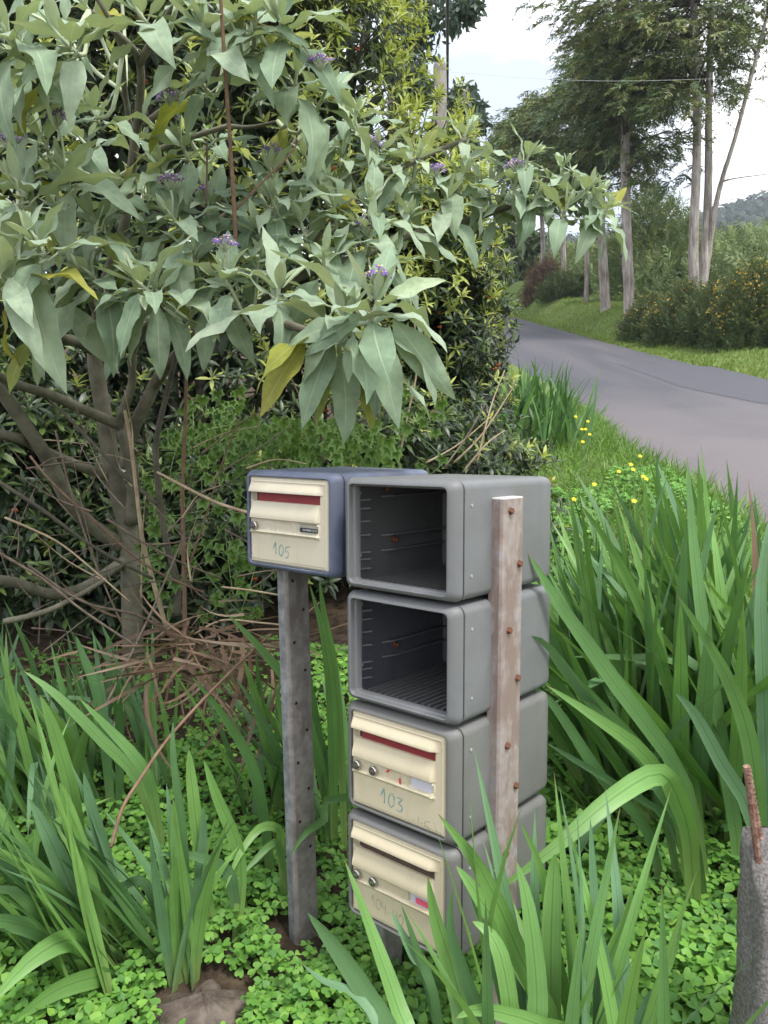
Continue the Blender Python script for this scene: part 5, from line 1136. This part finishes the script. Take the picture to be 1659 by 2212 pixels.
build_clump('small clump of dark sword leaves against the end of the hedge', [(rc[0]+dx, rc[1]+dy) for dx in (-.12, .08) for dy in (-.1, .2)], 22, (.45, .75), (.012, .018), (-.2, 0), (.28, 1.2), ['sword_dark', 'sword'], .05)
rc = at(1340, 1130, 4.4)
build_clump('young sword leaves on the grassy verge behind the big clump', [(rc[0]+dx, rc[1]+dy) for dx in (-.35, -.1, .15, .4, .6) for dy in (-.4, 0, .3)], 46, (.35, .6), (.010, .016), (-.02, 0), (.16, 1.6), ['sword', 'sword_dark'], .0)

# ------------------------------------------------------------------ clover, grass, yellow flowers
bt = Batch(); P = []
root = tag(bpy.data.objects.new('clover_carpet', None), None)
def clover_h(x, y): return .07 + .035*math.sin(3.1*x+1.2*y)*math.sin(2.3*y-.7) + .03*math.sin(7*x+5*y) + .05*max(0, math.exp(-((x-.75)**2+(y-1.75)**2)/.12))
stone_xy = np.array([rk[0], rk[1]])
def clover_at(x, y, dens=1.0):
    if (abs(x-stone_xy[0])/.125)**2 + (abs(y-stone_xy[1])/.10)**2 < 1: return
    if (x-lp[0]-.03)**2 + (y-lp[1]+.03)**2 < .085**2 or (x-cb[0])**2+(y-cb[1])**2 < .085**2: return
    h = clover_h(x, y)*(1.0 if random.random() < .55 else random.uniform(.35, 1.0)); z = Gf(x, y) + max(.015, h) + random.uniform(-.03, .03)
    s = random.uniform(.0165, .027)*(1 if y < 2.6 else 1.1)*(1.15 if x > .35 else 1); N = unit(np.array([random.gauss(0, .36), -.3+random.gauss(0, .36), 1])); D = np.array([math.cos(a := random.uniform(0, 2*PI)), math.sin(a), 0])
    bt.put(random.choice(CLOVER), M['clover'], (x, y, z), frames(D[None], N[None])[0], np.array([s, s, s]))
for k in range(13500):
    y = 1.45 + 2.2*random.random()**1.25; half = y*.56 + .15; x = random.uniform(-half, min(half, 1.75)) 
    if y > 2.9 and x < -.4 and random.random() < .7: continue
    clover_at(x, y)
for k in range(5200):
    y = random.uniform(2.8, 7.0); x = random.uniform(.95, float(roadl(y))-.15)
    if math.sin(3*x+y)+math.sin(2.2*y+1) > -.2: clover_at(x, y)
bpy.data.objects.remove(root)
hold = thing('clover_carpet', (0, 0, 0), 'x', 'x'); co = bt.build(hold, 'leaf', 0, 'clover_carpet'); co.parent = None; bpy.data.objects.remove(hold)
co.name = 'clover_ground_cover'; tag(co, 'bright green clover-like ground cover around the posts', 'ground cover', kind='stuff')

def grass(name, label, spots, mat, hgt, wid, lean=.5):
    bt = Batch()
    for (x, y) in spots:
        z = Gf(x, y); D = unit(np.array([random.gauss(0, lean), random.gauss(0, lean), 1.0])); h = random.uniform(*hgt)
        bt.put(random.choice(BLADE), M[mat], (x, y, z-.01), frames(D[None], rnd_dirs(1))[0], np.array([h, wid/.03*random.uniform(.7, 1.3), h]))
    hold = thing('tmp', (0, 0, 0), 'x', 'x'); o = bt.build(hold, 'b', 0, name); o.parent = None; bpy.data.objects.remove(hold); return tag(o, label, 'grass', kind='stuff')
sp = []
for k in range(12500):
    y = random.uniform(2.6, 12); x = random.uniform(.9, float(roadl(y))+.12) if random.random() < .8 else float(roadl(y))-abs(random.gauss(0, .25))+.1
    sp.append((x, y))
grass('near_verge_grass', 'long lush grass on the verge between the hedge and the road', sp, 'grass', (.06, .25), .006, .85)
sp = []
for k in range(26000):
    y = 7.5 + 40*random.random()**1.6; w = 2.6 if y > 20 else 3.4
    x = float(roadr(y)) - .06 + w*random.random()**1.2; sp.append((x, y))
grass('far_verge_grass', 'short yellow-green grass on the far side of the road', sp, 'verge', (.05, .17), .012, .6)
def yflower(u, v, Y, label):
    p = at(u, v, Y); gz_ = Gf(p[0], p[1]); o = thing('yellow_flower', (p[0], p[1], gz_), label, 'flower', 'yellow flowers on the verge')
    b = MB(); h = max(.12, p[2]-gz_); b.tube([(0, .01, 0), (.008, .004, h*.6), (0, 0, h)], [.0025, .002, .002], 5, sub=2); link('stem', b.mesh('stem', M['green_stem'], True), o)
    Rm = frames(np.array([[1.0, .2*random.uniform(-1, 1), 0]]), np.array([[random.uniform(-.4, .4), -.75, .75]]))[0]*(.014 if Y < 4 else .016)
    if 'petals' not in MESH: MESH['petals'] = np_mesh('petals', YELLOW5.V, YELLOW5.F, YELLOW5.UV, mats=[M['yellow_petal']])
    link('petals', MESH['petals'], o, M=Matrix([[*Rm[0], 0], [*Rm[1], 0], [*Rm[2], h], [0, 0, 0, 1]]))
for (u, v, Y) in [(1244, 900, 6.4), (1270, 910, 6.2), (1257, 927, 6.0), (1265, 927, 6.0), (1274, 938, 5.8), (1259, 954, 5.5), (1383, 985, 5.0), (1363, 1003, 4.8), (1368, 1014, 4.7), (1390, 1029, 4.5), (1396, 1034, 4.5), (1284, 1046, 4.4), (1337, 1018, 4.7), (1370, 1082, 4.0), (1240, 1078, 4.0), (1249, 1152, 3.4), (1254, 1157, 3.35)]:
    yflower(u, v, Y, 'small yellow flower in the grass beside the road')

# ------------------------------------------------------------------ roadside conifers
def inpoly(u, v, poly):
    c = False; j = len(poly)-1
    for i in range(len(poly)):
        if (poly[i][1] > v) != (poly[j][1] > v) and u < (poly[j][0]-poly[i][0])*(v-poly[i][1])/(poly[j][1]-poly[i][1])+poly[i][0]: c = not c
        j = i
    return c
def conifer(label, Y, trunks, poly, n, size=(.5, 1.0), depth=2.0, mats=('conifer',), limbs=9, stub=True, limit=120):
    (u0, v0) = trunks[0][0][0][:2]; p = at(u0, v0, Y); gz_ = Gf(p[0], p[1]); o = thing('conifer_tree', (p[0], p[1], gz_), label, 'tree', 'conifers along the road'); L = np.array(o.location)
    allp = []
    for tr, r0, r1 in trunks:
        P = [at(u, v, Y+dy) for u, v, dy in [(q+(0,))[:3] for q in tr]]
        if abs(tr[0][1]-v0) < 30: P = [np.array([P[0][0], P[0][1], Gf(P[0][0], P[0][1])-.2])] + P
        P = np.array(P)-L; b = MB(); rads = np.linspace(r0*.86, r1*.86, len(P)); rads[0] *= 1.25; b.tube(P, rads, 14, sub=8, wob=.16); link('trunk', b.mesh('trunk', M['bark_conifer'], True), o); allp.append(catmull(P, rads, 6)[0])
    nodes_ = np.concatenate(allp); pts = []; us = [q[0] for q in poly]; vs = [q[1] for q in poly]; t_ = 0
    bt = Batch(); lm = MB()
    while len(pts) < n and t_ < n*30:
        t_ += 1; u, v = random.uniform(min(us), max(us)), random.uniform(min(vs), max(vs))
        if not inpoly(u, v, poly): continue
        if math.sin(u*.043+Y)+math.sin(v*.061+1.3*Y)+math.sin((u+v)*.027+2) < -.35 and random.random() < .85: continue
        c_ = at(u, v, Y + random.uniform(-depth, depth))-L; rp_ = random.uniform(.5, 1.25); ang = random.uniform(0, 2*PI)
        for w_ in range(random.randint(12, 26)):        # a flat layered bough
            a_ = random.uniform(0, 2*PI); q_ = rp_*math.sqrt(random.random())
            pts.append(c_ + np.array([q_*math.cos(a_), q_*math.sin(a_)*.8, random.gauss(0, .07) - .10*q_*q_]))
    for k, q in enumerate(pts):
        near = nodes_[int(np.argmin(np.sum((nodes_-q)**2*np.array([1, 1, 1.6]), 1)))]; out = q-near; out[2] *= .3
        D = unit(unit(out) + np.array([random.gauss(0, .45), random.gauss(0, .45), random.uniform(-.35, .2)])); s = random.uniform(*size)
        bt.put(random.choice(SPRAY), M[random.choice(mats)], q+L, frames(D[None], np.array([[random.gauss(0, .25), random.gauss(0, .25)-.15, 1.0]]))[0], np.array([s, s*1.15, s]))
        if k % max(1, len(pts)//(limbs*7)) == 0:
            mid = near*.5+q*.5+np.array([0, 0, random.uniform(-.2, .35)]); lm.tube([near-np.array([0, 0, .3]), mid, q], [.05, .028, .01], 5, sub=3)
    tag(link('limbs', lm.mesh('limbs', M['bark_dark'], True), o), kind='stuff'); bt.build(o, 'foliage_spray', limit); return o
conifer('pair of pale trunks forking to the right, tallest conifer above the road', 24, [([(1500, 640), (1498, 520), (1503, 400), (1506, 250), (1500, 60), (1490, -150)], .19, .10), ([(1518, 640, .5), (1524, 520, .5), (1530, 400, .5), (1531, 250, .5), (1535, 80, .5), (1545, -120, .5)], .17, .09), ([(1522, 620, .5), (1532, 540, .45), (1545, 450, .3), (1562, 380, .2), (1590, 290, 0), (1640, 100, 0), (1680, -60, 0)], .11, .05), ([(1560, 392, .2), (1590, 385, 0), (1665, 375, 0)], .03, .012)],
    [(1228, 30), (1260, 60), (1330, 70), (1400, 190), (1440, 260), (1470, 330), (1425, 395), (1440, 420), (1470, 395), (1485, 300), (1530, 230), (1575, 190), (1590, 150), (1640, 120), (1670, 90), (1720, 60), (1730, -190), (1230, -190), (1210, 10)], 3300, (.28, .6), 2.2, ('conifer_olive', 'conifer_olive', 'conifer'), 12)
conifer('conifer with a thick peeling trunk, nearest to the road edge', 26, [([(1360, 680), (1356, 560), (1352, 440), (1350, 300), (1352, 120), (1350, -40)], .22, .12)], [(1280, 90), (1330, 40), (1420, 40), (1470, 200), (1450, 330), (1395, 365), (1400, 405), (1350, 395), (1330, 330), (1290, 260)], 1500, (.28, .62), 2.2, ('conifer', 'conifer_olive'))
conifer('conifer with a buttressed trunk second from the road bend', 29.5, [([(1308, 672), (1302, 560), (1298, 470), (1300, 330), (1310, 150), (1315, 60)], .23, .11)], [(1205, 250), (1235, 180), (1265, 110), (1330, 90), (1370, 200), (1360, 380), (1310, 405), (1240, 415), (1200, 360)], 1500, (.32, .68), 2.4, ('conifer', 'conifer', 'conifer_olive'))
conifer('slim dark-trunked conifer standing behind the buttressed one', 34.5, [([(1266, 665), (1268, 560), (1262, 440), (1250, 260), (1245, 190)], .14, .07)], [(1120, 270), (1180, 200), (1230, 190), (1280, 220), (1290, 385), (1200, 415), (1110, 360)], 1200, (.36, .75), 2.4, ('conifer', 'conifer_olive'))
conifer('pale slender conifer halfway along the row', 41, [([(1218, 628), (1217, 540), (1212, 440), (1200, 300)], .18, .09)], [(1085, 300), (1120, 240), (1190, 230), (1240, 300), (1240, 405), (1130, 415), (1095, 370)], 950, (.42, .85), 2.4, ('conifer',))
conifer('conifer at the far end of the row beside the road bend', 46, [([(1172, 620), (1173, 520), (1165, 400), (1150, 300)], .19, .1), ([(1190, 622), (1188, 520), (1185, 400), (1180, 300)], .17, .09)], [(1075, 330), (1110, 270), (1160, 260), (1230, 330), (1230, 445), (1110, 445), (1080, 375)], 900, (.45, .95), 2.6, ('conifer', 'conifer_olive'))

# broadleaf trees behind the hedge
def broadleaf(label, Y, trunk, blobs, n, mat, leaf=(.10, .2)):
    p = at(*trunk[0][:2], Y); gz_ = Gf(p[0], p[1]); o = thing('gum_tree', (p[0], p[1], gz_), label, 'tree', 'trees behind the hedge'); L = np.array(o.location)
    b = MB(); P = np.array([[p[0], p[1], gz_-.2]] + [at(u, v, Y) for u, v in trunk])-L; b.tube(P, np.linspace(.2, .05, len(P)), 8, sub=4); link('trunk', b.mesh('trunk', M['bark_conifer'], True), o)
    bt = Batch(); lm = MB()
    for (u, v, r) in blobs:
        c = at(u, v, Y + random.uniform(-1, 1)); rad = r/FPX*Y; near = P[int(np.argmin(np.sum((P-(c-L))**2, 1)))]; lm.tube([near, (near+c-L)/2+np.array([0, 0, .2]), c-L], [.06, .035, .012], 5, sub=3)
        for k in range(int(n/len(blobs))):
            q = c + rnd_dirs(1)[0]*rad*random.random()**.5*np.array([1, 1, .8]); s = random.uniform(*leaf)*Y/14
            bt.put(random.choice(LANCE), M[mat], q, frames(rnd_dirs(1, -.9), rnd_dirs(1))[0], np.array([s, s*1.4, s]))
    tag(link('limbs', lm.mesh('limbs', M['bark_dark'], True), o), kind='stuff'); bt.build(o, 'leaf', 100)
broadleaf('dark feathery tree overhanging behind the lime-tipped shrubs', 13, [(860, 260), (850, 140), (840, 30), (830, -60)], [(780, 10, 60), (850, 40, 70), (900, 90, 50), (930, 20, 60), (985, 30, 40), (880, 160, 45), (1010, 20, 30), (820, 110, 50), (740, 60, 50), (930, -40, 60), (1020, -30, 40), (700, 0, 50), (905, 200, 40)], 3400, 'gum')
broadleaf('rounded blue-green tree on the skyline right of the pole', 17, [(1002, 400), (1004, 300), (1005, 230)], [(1000, 205, 32), (1020, 235, 28), (985, 235, 28), (1030, 265, 20), (1000, 280, 30), (975, 280, 25), (1015, 320, 25)], 1600, 'gum', (.12, .2))
broadleaf('dark roadside tree closing the view at the road bend', 52, [(1120, 620), (1118, 540), (1112, 470)], [(1120, 560, 40), (1150, 520, 34), (1100, 500, 36), (1160, 580, 30), (1130, 610, 30), (1090, 450, 40)], 1600, 'broom', (.12, .2))

# ------------------------------------------------------------------ broom bushes, scrub, far wood
def bush(label, u, v, Y, w, h, n, fl, mat='broom', name='broom_bush', cat='bush', grp='broom bushes across the road'):
    p = at(u, v, Y); gz_ = Gf(p[0], p[1]); o = thing(name, (p[0], p[1], gz_), label, cat, grp); bt = Batch(); fb = Batch(); L = np.array(o.location)
    for k in range(n):
        a = random.uniform(0, 2*PI); q = random.random()**.6; t = random.random(); hh = h*(1-.55*q**2)*t**.8
        x, y = p[0]+w*q*math.cos(a), p[1]+w*.8*q*math.sin(a); z = gz_+hh+(Gf(x, y)-gz_)
        D = unit(np.array([math.cos(a)*q*.7+random.gauss(0, .5), math.sin(a)*q*.7-.2+random.gauss(0, .5), 1]))
        s = random.uniform(.2, .42)*(1 if Y < 30 else 1.7)
        bt.put(random.choice(SPRIG), M[mat], (x, y, z-.12), frames(D[None], rnd_dirs(1))[0], np.array([s, s, s]))
        if random.random() < fl and t > .45:
            for j in range(5):
                f = (x, y, z) + rnd_dirs(1)[0]*.14 + D*s*.35; sz = random.uniform(.018, .034); fb.put(YELLOW5, M['blossom'], f, frames(rnd_dirs(1), rnd_dirs(1, .5)+np.array([[0, -.5, 0]]))[0], np.array([sz]*3))
    b = MB()
    for k in range(6): a = k; b.tube([(0, 0, -.1), (w*.3*math.cos(a), w*.3*math.sin(a), h*.4), (w*.5*math.cos(a), w*.5*math.sin(a), h*.75)], [.035, .02, .008], 5, sub=3)
    tag(link('stems', b.mesh('stems', M['bark_dark']), o), kind='stuff'); bt.build(o, 'twig_tuft', 0)
    if fb.items: fb.build(o, 'blossom', 0, 'blossoms')
bush('broom bush with few yellow flowers beside the peeling conifer trunk', 1402, 720, 23.2, .75, 1.05, 1200, .18)
bush('dark broom bush speckled yellow in front of the forked conifer', 1478, 735, 21.4, .95, 1.5, 1800, .13)
bush('tallest broom bush covered in yellow blossom at the right edge', 1625, 745, 19.2, 1.1, 1.85, 2300, .26)
bush('broom bush with dark shaded underside between the two yellow ones', 1550, 745, 20.2, .9, 1.5, 1700, .06)
bush('low grey-green bush on the bank left of the conifer row', 1222, 640, 39, 1.1, .9, 965, .0)
bush('rust-brown dead bush on the bank near the road bend', 1172, 640, 42, .9, 1.2, 598, .0, 'dry', 'dead_bush', 'bush')
bush('bushy evergreen with yellowing top between the trunks', 1405, 560, 34, 2.0, 4.4, 2070, .02, 'scrub')
def stuff_batch(bt, name, label, cat):
    hold = thing('tmp', (0, 0, 0), 'x', 'x'); o = bt.build(hold, 'b', 0, name); o.parent = None; bpy.data.objects.remove(hold); return tag(o, label, cat, kind='stuff')
bt = Batch()
for k in range(15000):
    y = 23 + 62*random.random()**1.2; x = 9.2 + max(0, (36-y))*.05 + (y*.62)*random.random()
    if y < 30 and x < 11: continue
    s = random.uniform(.32, .7)*(1 if y < 45 else 1.4); h = random.uniform(0, 1.9)
    bt.put(random.choice(SPRIG), M['scrub'] if random.random() < .85 else M['broom'], (x, y, Gf(x, y)-.1+h*.75), frames(rnd_dirs(1, 1.7), rnd_dirs(1))[0], np.array([s, s*1.3, s])*1.25)
stuff_batch(bt, 'scrub_thicket', 'dense green scrub filling the slope behind the conifers', 'scrub')
bt = Batch()
CAN = []
for sd_ in range(5):
    r = random.Random(sd_); Vv = []; Ff = []
    for q in range(34):
        d = np.array([r.gauss(0, 1), r.gauss(0, 1), r.gauss(0, 1)]); d = d/np.linalg.norm(d); c0 = d*r.uniform(.6, 1.05); n0 = len(Vv)
        e1 = np.cross(d, [r.uniform(-1, 1), r.uniform(-1, 1), 1.0]); e1 /= np.linalg.norm(e1); e2 = np.cross(d, e1); z_ = r.uniform(.18, .36)
        Vv += [c0+e1*z_, c0+e2*z_*.8, c0-e1*z_, c0-e2*z_*.8]; Ff.append((n0, n0+1, n0+2, n0+3))
    CAN.append(Proto(np.array(Vv), np.array(Ff), np.full((len(Vv), 2), .3)))
for k in range(3000):
    x = random.uniform(40, 300); y = random.uniform(232, 400) ; z = float(hillz(x, y)); s = random.uniform(2.2, 5.5)
    bt.put(random.choice(CAN), M['wood'], (x, y, z+s*.3), np.eye(3), np.array([s, s, s*random.uniform(.8, 1.5)]))
for k in range(500):
    x = random.uniform(20, 110); y = random.uniform(95, 220); s = random.uniform(1.5, 3.2); bt.put(random.choice(CAN), M['wood'], (x, y, Gf(x, y)+s*.4), np.eye(3), np.array([s, s, s*1.2]))
stuff_batch(bt, 'distant_forest', 'hazy wooded hillside on the horizon', 'forest')

# ------------------------------------------------------------------ air
hz = MB(); hz.box((75, 240, 40), (780, 580, 160)); ho = link('haze', hz.mesh('haze', []))
hm = bpy.data.materials.new('haze_air'); hm.use_nodes = True; hn = hm.node_tree.nodes; hn.clear(); ot = hn.new('ShaderNodeOutputMaterial'); pv = hn.new('ShaderNodeVolumePrincipled')
pv.inputs['Color'].default_value = (.80, .87, 1.0, 1); pv.inputs['Density'].default_value = .0006; pv.inputs['Anisotropy'].default_value = .2
hm.node_tree.links.new(pv.outputs[0], ot.inputs['Volume']); ho.data.materials.append(hm); tag(ho, 'thin pale air between the road and the far hill', 'haze', kind='stuff')
